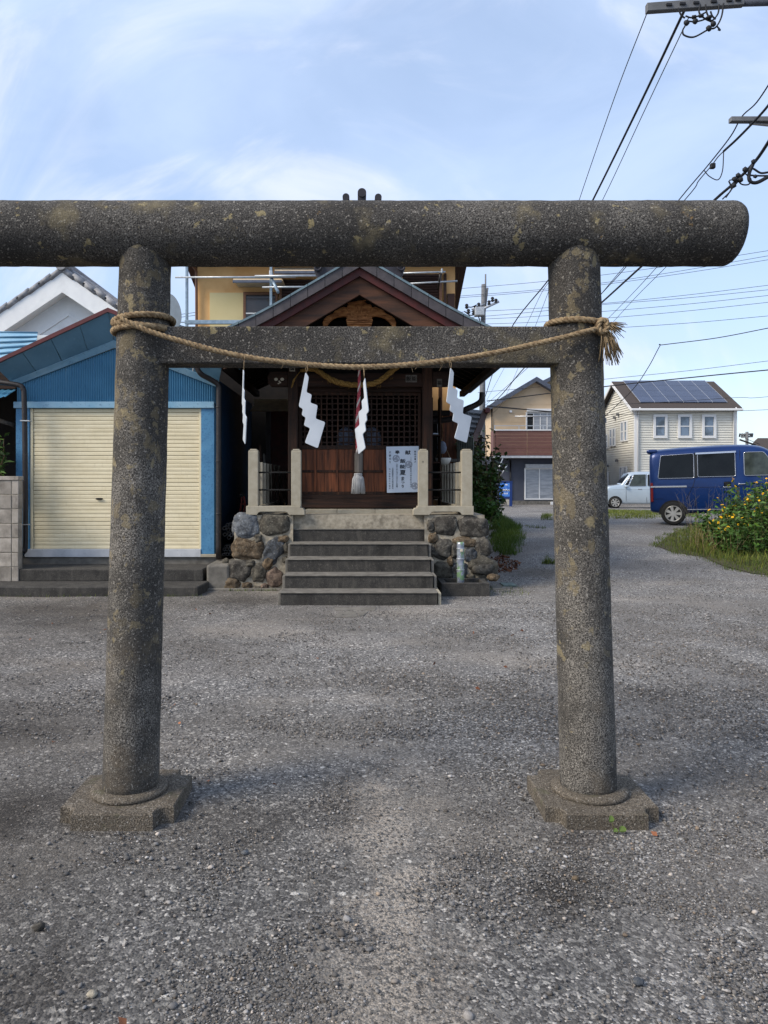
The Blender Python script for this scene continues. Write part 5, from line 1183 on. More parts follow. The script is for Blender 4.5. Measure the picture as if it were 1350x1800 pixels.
for y in (765, 813, 842, 874): MB().box(P(758, 0, 11.2).x, P(774, 0, 11.2).x, 11.1, 11.4, P(0, y + 1.5, 11.2).z, P(0, y - 1, 11.2).z, bev=.003).build('shelf', 'wood_h', wr)
for x in (759, 773): MB().box(P(x - 1, 0, 11.2).x, P(x + 1, 0, 11.2).x, 11.1, 11.4, .96, P(0, 700, 11.2).z).build('rack_post', 'wood', wr)
MB().box(P(759, 0, 11.2).x, P(769, 0, 11.2).x, 11.12, 11.3, P(0, 764, 11.2).z, P(0, 762, 11.2).z).build('folded_paper', 'paper', wr)
# boards and junk leaning behind the left railing
GB = 'old boards leaning behind the left stone railing'
for k, (x0, x1, y0, y1, lab) in enumerate(((455, 459, 784, 888, 'thin brown board with a broken top leaning just behind the left corner post'), (462, 466, 800, 886, 'grey split board leaning behind the left railing rods'), (470, 474, 815, 884, 'dark board leaning in the middle behind the left railing rods'), (477, 481, 818, 884, 'dark narrow board leaning behind the left railing near the middle'), (484, 488, 820, 884, 'dark board leaning behind the left railing close to the wooden pillar'), (491, 495, 824, 884, 'short dark board leaning behind the left railing close to the wooden pillar'), (498, 502, 828, 884, 'shortest dark board beside the left wooden pillar'))):
    d = 10.9 + .12 * k; a, b = P(x0 + 3, y1, d), P(x0, y0, d + .1); w_ = (x1 - x0) * d / F
    m_ = MB().prism([a, a + Vector((w_, 0, 0)), b + Vector((w_, 0, 0)), b + Vector((w_ * .5, 0, .03)), b], (0, .03, 0)).build('leaning_board', 'wood' if k != 1 else 'old_grey_wood'); tag(m_, lab, 'board', GB)
rt = thing('red_hand_truck', 'rusty red hand truck frame standing in the gap beside the left railing', 'hand truck', P(428, 900, 10.8))
for dx in (0, 7): MB().tube([P(421 + dx * .9, 905, 10.8), P(424 + dx, 886, 10.8), P(425 + dx * .5, 872, 10.8)], .014, 6).build('rail', 'rust_red', rt)
MB().tube([P(425, 886, 10.8), P(431, 886, 10.8)], .012, 6).build('cross_bar', 'rust_red', rt)
MB().blob(P(424, 871, 10.8), (.035, .03, .03), sub=2, seed=3).build('grip', 'black', rt)
# pipes stored in the gap, seen end on
GPp = 'pipes stored end on beside the garage downpipe'
pp = [(393 + (k % 5) * 5.2 + 2.6 * (k // 5 % 2), 975 - (k // 5) * 4.6, 2.6) for k in range(20)] + [(398, 923, 3.0), (404, 927, 3.2), (400, 932, 3.2), (393, 929, 3.4), (394, 940, 3.4), (401, 939, 3.4), (400, 946, 3.2), (406, 941, 3.0)]
pipe_cache = {}
for k, (x, y, r_) in enumerate(pp):
    c = P(x, y, 10.35); rr = r_ * 10.35 / F
    if r_ not in pipe_cache:
        mb = MB(); n_ = 14
        rg = [[mb.bm.verts.new((math.cos(i * 2 * math.pi / n_) * q, yy, math.sin(i * 2 * math.pi / n_) * q)) for i in range(n_)] for q, yy in ((rr * .78, 1.6), (rr * .78, 0), (rr, 0), (rr, 1.6))]
        for a, b in zip(rg, rg[1:]):
            for i in range(n_): mb.bm.faces.new((a[i], a[(i + 1) % n_], b[(i + 1) % n_], b[i]))
        pipe_cache[r_] = mb.mesh('stored_pipe')
    o = obj('stored_pipe', pipe_cache[r_], 'pvc', loc=(c.x, c.y + random.uniform(0, .1), c.z))
    O5 = ['first', 'second', 'third', 'fourth', 'fifth']; R4 = ['bottom', 'second', 'third', 'top']
    tag(o, 'thin grey pipe end, %s from left in %s row of the packed stack' % (O5[k % 5], R4[k // 5]) if k < 20 else 'wider loose pipe end above the packed stack, ' + ('palest and topmost', 'right beside the palest one', 'pale one below the palest', 'leftmost of the upper ones', 'leftmost of the lower pair row', 'middle of the lower pair row', 'lowest of the loose ones', 'rightmost of the loose ones')[k - 20], 'pipe', GPp)
kb = MB().box(P(364, 0, 9.55).x, P(404, 0, 9.55).x, 9.5, 10.2, -.03, P(0, 993, 9.5).z, bev=.03).build('concrete_kerb_block', 'concrete_tread'); tag(kb, 'squat mossy concrete block between the garage step and the stone podium', 'concrete block')
rk = MB().blob(P(398, 987, 9.75), (.055, .05, .05), sub=2, amp=.25, seed=9).build('rubble_rock', 'st_olive'); tag(rk, 'grey rubble rock lying on the concrete block by the downpipe', 'rock')
kb2 = MB().box(P(365, 0, 9.5).x, P(495, 0, 9.5).x, 9.42, 9.6, -.03, .022, bev=.01).build('kerb_strip', 'concrete_tread'); tag(kb2, 'thin concrete strip along the foot of the left stone wall', 'kerb')

# trough, wrapped standpipe and small ground things at the right of the stairs
tr = thing('stone_trough', 'dark concrete water trough in front of the right stone wall', 'trough', (1.28, 9.2, 0))
x0, x1 = P(776, 0, 8.98).x, P(861, 0, 8.98).x
mb = MB(); t = .07
mb.box(x0, x1, 8.98, 8.98 + t, -.03, .155, bev=.006); mb.box(x0, x1, 9.40, 9.47, -.03, .154, bev=.006); mb.box(x0, x0 + t, 8.98 + t, 9.40, -.03, .1545, bev=.004); mb.box(x1 - t, x1, 8.98 + t, 9.40, -.03, .1545, bev=.004)
mb.build('trough_wall', 'concrete_dark', tr)
MB().box(x0 + t, x1 - t, 8.98 + t, 9.40, -.03, .06).build('trough_floor', 'concrete_dark', tr)
sp_ = thing('wrapped_standpipe', 'water standpipe wrapped in silver and green sheeting in the trough', 'standpipe', P(810, 1017, 9.3))
mb = MB(); c = P(809.5, 0, 9.3).x; zb_, zt_ = P(0, 1019, 9.3).z, P(0, 953, 9.3).z
rings = []
for i in range(25):
    z = .05 + (zt_ - .05) * i / 24
    rings.append([mb.bm.verts.new((c + math.cos(a) * .046 * (1 + .10 * noise.noise(Vector((math.cos(a) * 2, z * 22, 1)))), 9.3 + math.sin(a) * .046 * (1 + .1 * noise.noise(Vector((math.sin(a) * 2, z * 22, 5)))), z + .004 * math.sin(a * 3))) for a in np.linspace(0, 2 * math.pi, 14, endpoint=False)])
for a, b in zip(rings, rings[1:]):
    for k in range(14): mb.bm.faces.new((a[k], a[(k + 1) % 14], b[(k + 1) % 14], b[k])).smooth = True
mb.bm.faces.new(rings[-1])
mb.build('pipe_body', 'tape', sp_)
MB().box(c - .01, c + .025, 9.235, 9.27, zt_ - .12, zt_ - .085, bev=.008).build('tap', 'ivory', sp_)
for z in (.28, .42, .55): MB().lathe([(.048, z - .006), (.051, z - .004), (.051, z + .004), (.048, z + .006)], c, 9.3, 14).build('binding', 'steel', sp_)
for (nm, x, y, d, rad, m_, lab) in (('loose_rock', 867, 1015, 9.25, (.085, .07, .05), 'st_brown', 'tan broken rock at the right end of the trough'), ('loose_rock', 848, 1000, 9.55, (.16, .12, .09), 'st_dark', 'flat dark rock behind the right end of the trough')):
    o = MB().blob(P(x, y, d), rad, sub=2, amp=.2, seed=x).build(nm, m_); tag(o, lab, 'rock')
pl_ = MB().box(P(893, 0, 9.9).x - .09, P(893, 0, 9.9).x + .09, 9.75, 10.02, .004, .022, bev=.004).build('drain_cover', 'green_plate'); tag(pl_, 'grey green flat drain cover on the gravel beside the dead leaves', 'drain cover')
for (pts_, lab) in (([(588, 1068), (662, 1068), (660, 1073), (590, 1073)], 'long pale paving slab half buried at the foot of the stairs'), ([(596, 1076), (625, 1075), (630, 1084), (588, 1085)], 'broken pale paving slab second from the foot of the stairs'), ([(628, 1075), (648, 1075), (640, 1082), (632, 1083)], 'small broken slab piece nearest the torii at the stairs')):
    g = [GP(*p) for p in pts_]; o = MB().prism([(p.x, p.y, -.02) for p in g], (0, 0, .024), bev=.004).build('paving_slab', 'concrete_tread'); tag(o, lab, 'paving slab')
o = MB().prism([(p.x, p.y, -.02) for p in [GP(862, 1030), GP(905, 1024), GP(900, 1034), GP(866, 1037)]], (0, 0, .028), bev=.004).build('paving_slab', 'concrete_tread'); tag(o, 'pale paving slab on the gravel right of the trough', 'paving slab')
# ================================================================== VEHICLES
def make_car(name, label, cat, loc, rotz, st, body_m, win, arch_x, seams, lights, rim_r=.185, wheel_r=.272, belt=1.08, hw=.738, extra=None, pitch=0):
    """st: stations (x, roof height, width scale, bottom height) from the tail (0) to the nose."""
    root = thing(name, label, cat, loc, rot=(0, pitch, rotz))
    def ring(x, zr_, s, zb):
        bl = min(belt, zr_ - .06); g = zr_ - bl
        return [(0, zb), (.66, zb), (.70, zb + .07), (.733, .55 if zr_ > .7 else zr_ * .7), (.738, bl - .12), (.727, bl), (.665 if g > .3 else .70, bl + g * .72), (.615 if g > .3 else .66, bl + g * .88), (.50, bl + g * .975), (0, zr_)]
    mb = MB(); rows = []
    for (x, zr_, s, zb) in st:
        r_ = ring(x, zr_, s, zb); full = [(-y, z) for y, z in r_] + [(y, z) for y, z in reversed(r_[1:-1])]
        rows.append([mb.bm.verts.new((x, y * s * hw / .738, z)) for y, z in full])
    n = len(rows[0])
    for a, b in zip(rows, rows[1:]):
        for k in range(n): mb.bm.faces.new((a[k], a[(k + 1) % n], b[(k + 1) % n], b[k])).smooth = True
    mb.bm.faces.new(rows[0]); mb.bm.faces.new(list(reversed(rows[-1])))
    bmesh.ops.recalc_face_normals(mb.bm, faces=mb.bm.faces)
    body = mb.build('body', body_m, root, local=True)
    sub = body.modifiers.new('smooth', 'SUBSURF'); sub.levels = 1; sub.render_levels = 2
    def sy(z, off=.0): return (hw - max(0, z - belt) * .116 if z > belt else hw) + off
    for (poly, m_, nm) in win:
        for sgn in (-1, 1):
            pr = rounded([(x, z) for x, z in poly], .035)
            pts = [(p.x, sgn * sy(p.y, .004), p.y) for p in pr]
            g = MB().prism(pts, (0, sgn * .010, 0)).build(nm, m_, root, local=True)
            if nm == 'window':
                fr_ = MB(); loop = [Vector((p.x, sgn * sy(p.y, .012), p.y)) for p in pr]; fr_.tube(loop + [loop[0]], .008, 5, cap=False); fr_.build('window_trim', 'chrome', g)
    for sgn in (-1, 1):
        for (pts, r_) in seams:
            MB().tube([(x, sgn * (sy(z) + .001), z) for x, z in pts], r_, 4).build('door_seam', 'black_gloss', root, local=True)
        for ax_ in arch_x:
            R_ = wheel_r + .042
            pts = [(ax_ + math.cos(a) * R_, sgn * (hw - .03), wheel_r + math.sin(a) * R_) for a in np.linspace(-.05, math.pi + .05, 24)]
            MB().prism(pts, (0, sgn * .034, 0)).build('wheel_arch', 'black', root, local=True)
            wh_ = thing_part('wheel', root, (ax_, sgn * (hw - .01), wheel_r)) if False else None
            t = MB(); prof = [(rim_r, 0), (wheel_r - .03, .012), (wheel_r - .006, -.012), (wheel_r, -.04), (wheel_r, -.13), (wheel_r - .02, -.16), (rim_r, -.165)]
            rg = [[t.bm.verts.new((ax_ + math.cos(k * 2 * math.pi / 32) * r, sgn * (hw + .022 + o), wheel_r + math.sin(k * 2 * math.pi / 32) * r)) for k in range(32)] for r, o in prof]
            for a, b in zip(rg, rg[1:]):
                for k in range(32): t.bm.faces.new((a[k], a[(k + 1) % 32], b[(k + 1) % 32], b[k])).smooth = True
            tire = t.build('wheel', 'black', root, local=True)
            rm = MB(); yy = sgn * (hw + .018)
            rm.tube([(ax_ + math.cos(a) * (rim_r - .008), yy, wheel_r + math.sin(a) * (rim_r - .008)) for a in np.linspace(0, 2 * math.pi, 33)], .012, 6, cap=False)
            for k in range(7):
                a = k * 2 * math.pi / 7; ca, sa = math.cos(a), math.sin(a); q = .034
                pts = [(ax_ + ca * r + -sa * w_, yy, wheel_r + sa * r + ca * w_) for r, w_ in ((.03, .022), (rim_r - .012, .038), (rim_r - .012, -.038), (.03, -.022))]
                rm.prism(pts, (0, -sgn * .02, 0))
            rm.tube([(ax_, yy + sgn * .006, wheel_r), (ax_, yy - sgn * .03, wheel_r)], .042, 12)
            rm.build('rim', 'rim', tire)
            MB().tube([(ax_, yy - sgn * .022, wheel_r), (ax_, yy - sgn * .05, wheel_r)], rim_r, 20).build('brake_shadow', 'black_gloss', tire)
    if extra: extra(root, sy)
    return root
VST = [(.00, 1.62, .93, .34), (.03, 1.76, .97, .30), (.12, 1.81, 1, .27), (.5, 1.84, 1, .26), (1.3, 1.87, 1, .26), (2.0, 1.875, 1, .26), (2.35, 1.84, 1, .26), (2.55, 1.74, 1, .26), (2.8, 1.46, 1, .25), (3.02, 1.17, .995, .24), (3.18, 1.02, .98, .24), (3.33, .86, .95, .25), (3.395, .68, .90, .28)]
def van_extra(root, sy):
    MB().box(-.05, .20, -.60, .60, 1.70, 1.80, bev=.045).build('spoiler', 'van_blue', root, local=True)
    for sgn in (-1, 1):
        MB().box(.03, .82, sgn * .738, sgn * .752, .885, .925, bev=.005).build('slide_rail', 'chrome', root, local=True)
        MB().box(1.60, 1.74, sgn * .737, sgn * .750, .88, 1.0, bev=.02).build('door_handle', 'black_gloss', root, local=True)
        MB().box(1.59, 1.75, sgn * .738, sgn * .765, .865, .885, bev=.008).build('door_handle', 'chrome', root, local=True)
        MB().box(1.90, 2.04, sgn * .738, sgn * .765, .93, .955, bev=.008).build('door_handle', 'chrome', root, local=True)
        m_ = MB().box(2.60, 2.72, sgn * .77, sgn * .93, 1.10, 1.26, bev=.04).build('side_mirror', 'van_blue', root, local=True)
        MB().box(2.595, 2.73, sgn * .765, sgn * .935, 1.08, 1.115, bev=.012).build('mirror_trim', 'chrome', m_)
        MB().box(.82, 2.50, sgn * .730, sgn * .748, .355, .375, bev=.004).build('sill_trim', 'chrome', root, local=True)
        MB().box(.03, .09, sgn * .60, sgn * .742, .55, 1.0, bev=.01).build('tail_lamp', 'lamp_red', root, local=True)
        MB().box(3.22, 3.36, sgn * .52, sgn * .70, .68, .84, bev=.04).build('headlight', 'headlight', root, local=True)
        for z in (1.62,): MB().prism([(x, sgn * (sy(zz) + .022), zz) for x, zz in ((1.02, 1.645), (1.86, 1.66), (1.86, 1.70), (1.02, 1.685))], (0, sgn * .012, 0)).build('rain_visor', 'chrome', root, local=True)
    MB().prism([(2.60, -.56, 1.71), (2.60, .56, 1.71), (3.03, .64, 1.205), (3.03, -.64, 1.205)], (.02, 0, .025)).build('windscreen', 'car_glass_light', root, local=True)
    MB().tube([(2.36, -.56, 1.83), (2.06, -.60, 1.98)], .006, 5).build('antenna', 'black', root, local=True)
    MB().tube([(2.34, .30, 1.85), (2.0, .34, 2.0)], .02, 6).build('roof_fin', 'black', root, local=True)
    for s in (-.33, .33):
        MB().blob((2.05, s, 1.38), (.06, .12, .11), sub=2, sq=.8, amp=.02).build('headrest', 'black', root, local=True)
van_win = [([(.20, 1.10), (.98, 1.10), (.98, 1.67), (.27, 1.64)], 'car_glass', 'window'), ([(1.06, 1.12), (1.84, 1.12), (1.84, 1.66), (1.06, 1.66)], 'car_glass', 'window'), ([(2.02, 1.13), (2.74, 1.13), (2.70, 1.24), (2.42, 1.66), (2.02, 1.66)], 'car_glass_light', 'window'),
           ([(.985, 1.10), (1.055, 1.10), (1.055, 1.69), (.985, 1.69)], 'black_gloss', 'door_pillar')]
van_seams = [([(1.93, .38), (1.94, 1.72)], .004), ([(1.0, .62), (1.0, .38)], .004), ([(.80, .60), (.95, .9), (1.0, 1.08)], .004), ([(2.82, .40), (2.84, 1.1)], .004), ([(.05, .62), (.30, .62)], .003), ([(.85, .88), (1.95, .88), (2.8, .86)], .003)]
VY = -R(24)
make_car('blue_van', 'dark blue small van parked side on behind the yellow flower bush', 'van', (7.20, 18.25, gz(7.3, 17.5) - .005), VY, VST, 'van_blue', van_win, (.52, 2.80), van_seams, None, extra=van_extra, pitch=-R(1.2))
CST = [(.00, 1.55, .93, .30), (.04, 1.72, .97, .25), (.15, 1.80, 1, .22), (.7, 1.83, 1, .2), (1.5, 1.84, 1, .2), (2.05, 1.82, 1, .2), (2.20, 1.78, 1, .2), (2.50, 1.32, 1, .2), (2.58, 1.20, 1, .2), (2.66, 1.17, 1, .2), (3.05, 1.13, .99, .2), (3.24, 1.05, .97, .2), (3.35, .88, .94, .2), (3.395, .55, .90, .24)]
def car_extra(root, sy):
    for sgn in (-1, 1):
        MB().box(1.62, 1.80, sgn * .738, sgn * .76, .93, .97, bev=.008).build('door_handle', 'chrome', root, local=True)
        MB().box(2.28, 2.44, sgn * .76, sgn * .90, 1.02, 1.15, bev=.04).build('side_mirror', 'car_silver', root, local=True)
        MB().box(3.12, 3.36, sgn * .50, sgn * .71, .72, .90, bev=.05).build('headlight', 'headlight', root, local=True)
        MB().box(.60, 2.60, sgn * .735, sgn * .742, .225, .25).build('sill_trim', 'pole', root, local=True)
    MB().prism([(2.24, -.56, 1.70), (2.24, .56, 1.70), (2.54, .64, 1.23), (2.54, -.64, 1.23)], (.02, 0, .025)).build('windscreen', 'car_glass', root, local=True)
    MB().box(3.35, 3.42, -.35, .35, .35, .47, bev=.01).build('front_grille', 'black', root, local=True)
car_win = [([(.25, 1.10), (1.35, 1.10), (1.35, 1.66), (.32, 1.64)], 'car_glass', 'window'), ([(1.43, 1.10), (2.22, 1.09), (2.08, 1.45), (2.0, 1.66), (1.43, 1.67)], 'car_glass_light', 'window'), ([(2.27, 1.09), (2.44, 1.11), (2.13, 1.62), (2.08, 1.60)], 'car_glass', 'window')]
car_seams = [([(1.40, .28), (1.40, 1.7)], .006), ([(2.36, .35), (2.36, 1.06)], .006), ([(.3, .92), (3.0, .92)], .003)]
make_car('silver_car', 'pale silver compact car parked facing the tan house behind the blue van', 'car', (15.55, 36.65, gz(13, 36.6) - .005), R(170), CST, 'car_silver', car_win, (.46, 2.87), car_seams, None, belt=1.05, extra=car_extra, rim_r=.20, wheel_r=.285)

# ================================================================== POLES AND WIRES
up = thing('utility_pole', 'grey concrete utility pole with crossarm and transformer beyond the shrine roof', 'utility pole', (6.9, 41, 0))
U = lambda x, y, d=41: P(x, y, d)
MB().tube([(U(846, 0).x, 41, -.1), (U(850, 0).x, 41, U(0, 500).z)], 0, 14, rs=[.20, .12]).build('pole_shaft', 'pole', up)
MB().tube([U(853.5, 482), U(853.5, 540)], .045, 6).build('top_spike', 'pole', up)
MB().tube([U(857, 506), U(852, 548)], .06, 6).build('top_spike', 'pole', up)
MB().tube([U(836, 549, 40.7), U(877, 530, 40.7)], .07, 6).build('crossarm', 'steel', up)
MB().tube([U(829, 544, 40.9), U(852, 534, 40.9)], .05, 6).build('crossarm', 'steel', up)
MB().box(U(832, 0).x, U(848, 0).x, 40.3, 40.8, U(0, 559).z, U(0, 544).z, bev=.04).build('transformer', 'steel', up)
for (x, y) in ((834, 541), (840, 536), (858, 532), (864, 526), (870, 529), (831, 549), (819, 538), (822, 547)):
    MB().lathe([(.05, U(x, y).z - .22), (.11, U(x, y).z - .15), (.06, U(x, y).z - .08), (.11, U(x, y).z - .02), (.05, U(x, y).z + .05)], U(x, y).x, 40.7, 8).build('insulator', 'wire', up)
for (p, q, s) in (((816, 547), (836, 553), 4), ((818, 538), (838, 536), 3), ((822, 548), (833, 559), 6), ((840, 553), (850, 575), 3)):
    MB().tube(spline([U(*p, 40.6), U((p[0] + q[0]) / 2, (p[1] + q[1]) / 2 + s, 40.6), U(*q, 40.6)], 5), .03, 5).build('jumper_cable', 'wire', up)
sp2 = thing('utility_pole', 'small far utility pole with two short arms above the blue van roof', 'utility pole', P(1313, 790, 80))
MB().tube([P(1313, 800, 80), P(1313, 759, 80)], .16, 8).build('pole_shaft', 'pole', sp2)
for y in (764, 768): MB().tube([P(1303, y, 80), P(1323, y - 1, 80)], .10, 6).build('crossarm', 'pole', sp2)
for x in (1301, 1305, 1309, 1320, 1323): MB().tube([P(x, 762, 80), P(x - 1, 768, 80)], .09, 5).build('insulator', 'wire', sp2)
np_ = thing('utility_pole', 'near utility pole whose grey crossarms reach into the top right corner', 'utility pole', (5.95, 9.1, 0))
MB().tube([(5.95, 9.1, -.1), (5.95, 9.1, 8.4)], 0, 16, rs=[.17, .12]).build('pole_shaft', 'pole', np_)
c1 = MB(); a, b = P(1136, 15, 9.0), P(1306, 3, 9.0)
c1.prism([a + Vector((0, -.04, -.052)), b + Vector((0, -.04, -.055)), b + Vector((0, -.04, .055)), a + Vector((0, -.04, .05))], (0, .08, 0), bev=.006); c1 = c1.build('crossarm', 'pole', np_)
for t in (.22, .36, .50, .68, .84, .93): q = a.lerp(b, t); MB().box(q.x - .035, q.x + .035, 8.945, 8.962, q.z - .016, q.z + .016, bev=.004).build('bolt_slot', 'wire', c1)
MB().tube([P(1300, 3, 9.02), (5.95, 9.02, P(0, -4, 9).z)], .055, 10).build('arm_tube', 'roof_slate', np_)
a, b = P(1283, 211, 9.2), (5.95, 9.2, P(0, 214, 9.2).z)
MB().box(a.x, 5.95, 9.16, 9.24, a.z - .03, a.z + .03, bev=.006).build('crossarm', 'pole', np_)
MB().tube([P(1318, 217, 9.2), (5.95, 9.2, P(0, 232, 9.2).z)], .018, 6).build('arm_stay', 'pole', np_)
for pts in ([(1231, 8), (1229, 22), (1238, 32), (1250, 38)], [(1240, 8), (1243, 24), (1252, 40), (1258, 44)], [(1264, 8), (1262, 24), (1252, 36), (1246, 33)], [(1272, 6), (1268, 30), (1258, 48), (1245, 52), (1220, 65), (1203, 62), (1200, 54), (1204, 46)], [(1205, 28), (1215, 31), (1228, 28), (1240, 22)], [(1206, 37), (1222, 38), (1236, 35), (1243, 30)], [(1260, 46), (1266, 53), (1262, 52)], [(1249, 20), (1252, 28), (1258, 34)], [(1192, 14), (1197, 26), (1204, 32)]):
    MB().tube(spline([P(x, y, 8.9) for x, y in pts], 6), .010, 6).build('jumper_cable', 'wire', np_)
for (x, y) in ((1247, 30), (1220, 30), (1232, 28), (1222, 37.5), (1254, 42), (1246, 50), (1207, 40)):
    MB().blob(P(x, y, 8.88), (.04, .03, .025 if y < 35 else .04), sub=1, amp=.1, seed=x).build('clamp', 'wire', np_)
for pts in ([(1255, 292), (1249, 296), (1250, 300)],):
    pass
cl = thing('cable_clamp_set', 'cluster of black clamps and looping jumper cables on the thick cable at the right edge', 'cable joint', P(1320, 310, 8.0))
for pts, r_ in (([(1350, 303), (1337, 304), (1325, 297), (1318, 296)], .012), ([(1350, 311), (1330, 321), (1318, 318), (1317, 305), (1325, 285)], .020), ([(1350, 309), (1335, 309), (1316, 308)], .010), ([(1296, 316), (1304, 324), (1316, 324), (1320, 315), (1310, 305)], .008), ([(1281, 318), (1285, 328), (1284, 336), (1270, 350)], .008), ([(1300, 316), (1288, 330), (1276, 347)], .008), ([(1282, 317), (1290, 315), (1300, 310)], .007)):
    MB().tube(spline([P(x, y, 8.0) for x, y in pts], 6), r_, 6).build('jumper_cable', 'wire', cl)
for (x, y, s) in ((1310, 298, .035), (1292, 315, .035), (1298, 308, .03), (1325, 284, .03), (1328, 310, .025), (1302, 316, .035), (1290, 326, .03)):
    MB().blob(P(x, y, 7.98), (s, s * .7, s), sub=1, amp=.15, seed=x).build('clamp', 'wire', cl)
GC = 'power and telephone cables overhead'
def cable(pts, d0, d1, r, lab, n=6):
    q = [Vector(p) for p in [(x, y, 0) for x, y in pts]]; L_ = [0]
    for a, b in zip(q, q[1:]): L_.append(L_[-1] + (b - a).length)
    w_ = []
    for p, l in zip(pts, L_): t = l / L_[-1]; w_.append(P(p[0], p[1], 1 / ((1 - t) / d0 + t / d1)))
    o = MB().tube(spline(w_, n), r, 6).build('power_cable', 'wire'); return tag(o, lab, 'cable', GC)
cable([(1140, 16), (1080, 172), (1018, 352), (985, 455), (930, 600), (880, 712), (849, 735)], 9, 40.8, .006, 'thin cable from the tip of the near crossarm, furthest left in the sky')
cable([(1206, 12), (1125, 183), (1043, 350), (990, 452), (961, 496), (902, 571), (872, 640), (852, 700)], 9, 40.8, .017, 'thick black cable running down from the middle of the near crossarm')
cable([(1211, 30), (1135, 190), (1060, 350), (1005, 455), (958, 505), (926, 570), (890, 640), (851, 712)], 9, 40.8, .006, 'thin cable just right of the thick cable from the near crossarm')
cable([(1362, 132), (1330, 180), (1304, 205), (1284, 240), (1245, 290), (1193, 352), (1103, 466), (1054, 520), (990, 590), (935, 640), (850, 715)], 9, 40.8, .009, 'wavy twin cable passing the tip of the lower crossarm')
cable([(1362, 170), (1340, 198), (1300, 240), (1272, 266)], 8.6, 9.6, .015, 'short thick cable ending in a clamp below the lower crossarm')
cable([(1272, 266), (1262, 276), (1250, 292), (1228, 318), (1205, 350), (1098, 468), (1054, 520)], 9.6, 18, .007, 'thin stay cable continuing from the clamp down to the torii beam')
cable([(1362, 232), (1328, 283), (1290, 322), (1258, 350), (1190, 414), (1128, 468), (1054, 535), (985, 595), (926, 642), (876, 700), (848, 722)], 7.9, 40.8, .018, 'thick black cable behind the clamp cluster at the right edge')
cable([(1190, 430), (1156, 468), (1110, 518), (1062, 567)], 20, 36, .010, 'thin cable left of a pair descending behind the torii pillar')
cable([(1210, 425), (1172, 468), (1120, 520), (1076, 568)], 20, 36, .010, 'thin cable right of a pair descending behind the torii pillar')
cable([(1238, 300), (1247, 310), (1262, 316), (1270, 300), (1272, 268)], 9.6, 9.6, .007, 'looped jumper cable hanging from the clamp below the lower crossarm')
bx_ = MB().box(P(1248, 0, 9.7).x, P(1256, 0, 9.7).x, 9.66, 9.72, P(0, 297, 9.7).z, P(0, 288, 9.7).z, bev=.01).build('cable_box', 'wire'); tag(bx_, 'small dark joint box on the wavy cable below the lower crossarm', 'cable box')
hz = [((1354, 440), (1054, 484), (800, 508)), ((1354, 449), (1054, 498), (800, 521)), ((1354, 456), (1054, 501), (800, 524)), ((1354, 501), (1054, 534), (800, 549)), ((1354, 509), (1054, 536), (800, 560)), ((1354, 519), (1054, 548), (800, 563)), ((1354, 531), (1054, 560), (800, 571)), ((1354, 555), (1088, 576), (800, 590)), ((1354, 634), (1059, 667), (840, 690)), ((1354, 697), (1290, 699), (1050, 712)), ((1354, 720), (1050, 729), (855, 712))]
nm_ = ['topmost', 'second', 'third', 'fourth', 'fifth', 'sixth', 'seventh', 'eighth', 'ninth', 'tenth', 'lowest']
for (p, nm) in zip(hz, nm_): cable([p[0], ((p[0][0] + p[1][0]) / 2, (p[0][1] + p[1][1]) / 2 + 1.5), p[1], ((p[2][0] + p[1][0]) / 2, (p[2][1] + p[1][1]) / 2 + 1.5), p[2]], 36, 41, .011, 'thin level cable crossing the sky at the right, %s of the level cables' % nm)
cable([(1354, 576), (1260, 594), (1166, 606), (1160, 608), (1140, 645), (1112, 685), (1060, 735)], 38, 43, .022, 'kinked service cable bending down to the solar panel house')
cable([(1354, 650), (1280, 657), (1200, 665), (1130, 672), (1059, 680), (960, 692), (856, 705)], 36, 41, .028, 'lumpy wound cable just above the solar panel roof')
cable([(300, 555), (330, 551), (345, 549)], 60, 60, .02, 'upper of two short cables seen between dish and downpipe'); cable([(300, 560), (330, 556), (345, 554)], 60, 60, .02, 'lower of two short cables seen between dish and downpipe')
cable([(856, 714), (890, 717), (975, 724), (1056, 729)], 40.6, 41.8, .03, 'black cable crossing the front of the tan house gable')
for (pts, lab) in (([(870, 838), (884, 806)], 'thin pale slanted stay at the corner of the tan house nearest the bushes'), ([(880, 836), (892, 817)], 'short pale slanted stay in front of the slate blue wall')):
    o = MB().tube([P(*p, 38) for p in pts], .03, 5).build('stay_wire', 'alu'); tag(o, lab, 'stay')

# ================================================================== PLANTS
def leaf_cards(name, C, size, m, parent, aspect=2.2, up=.3, droop=.0, tint=(.6, 1.25), col=None):
    """Folded leaf blades at the points C."""
    n = len(C); a = rng.uniform(0, 2 * np.pi, n); el = rng.normal(up, .5, n)
    d = np.c_[np.cos(a) * np.cos(el), np.sin(a) * np.cos(el), np.sin(el)]
    s = np.cross(d, rng.normal(0, 1, (n, 3))); s /= np.linalg.norm(s, axis=1)[:, None] + 1e-9
    nn = np.cross(d, s); L_ = size * rng.uniform(.6, 1.3, n)[:, None]; W_ = L_ / aspect
    p0 = C; p1 = C + d * L_ * .45 + s * W_ * .5 + nn * W_ * .12; p2 = C + d * L_ - np.c_[np.zeros(n), np.zeros(n), np.full(n, 1)] * L_ * .15; p3 = C + d * L_ * .45 - s * W_ * .5 + nn * W_ * .12
    V_ = np.stack([p0, p1, p2, p3], 1).reshape(-1, 3); I_ = np.arange(n) * 4
    F_ = np.concatenate([np.stack([I_, I_ + 1, I_ + 2], 1), np.stack([I_, I_ + 2, I_ + 3], 1)])
    t = rng.uniform(*tint, n)[:, None] * (np.ones((n, 3)) if col is None else np.array(col)[rng.integers(0, len(col), n)])
    return obj(name, np_mesh(name, V_, F_, np.repeat(t, 4, 0)), m, parent)
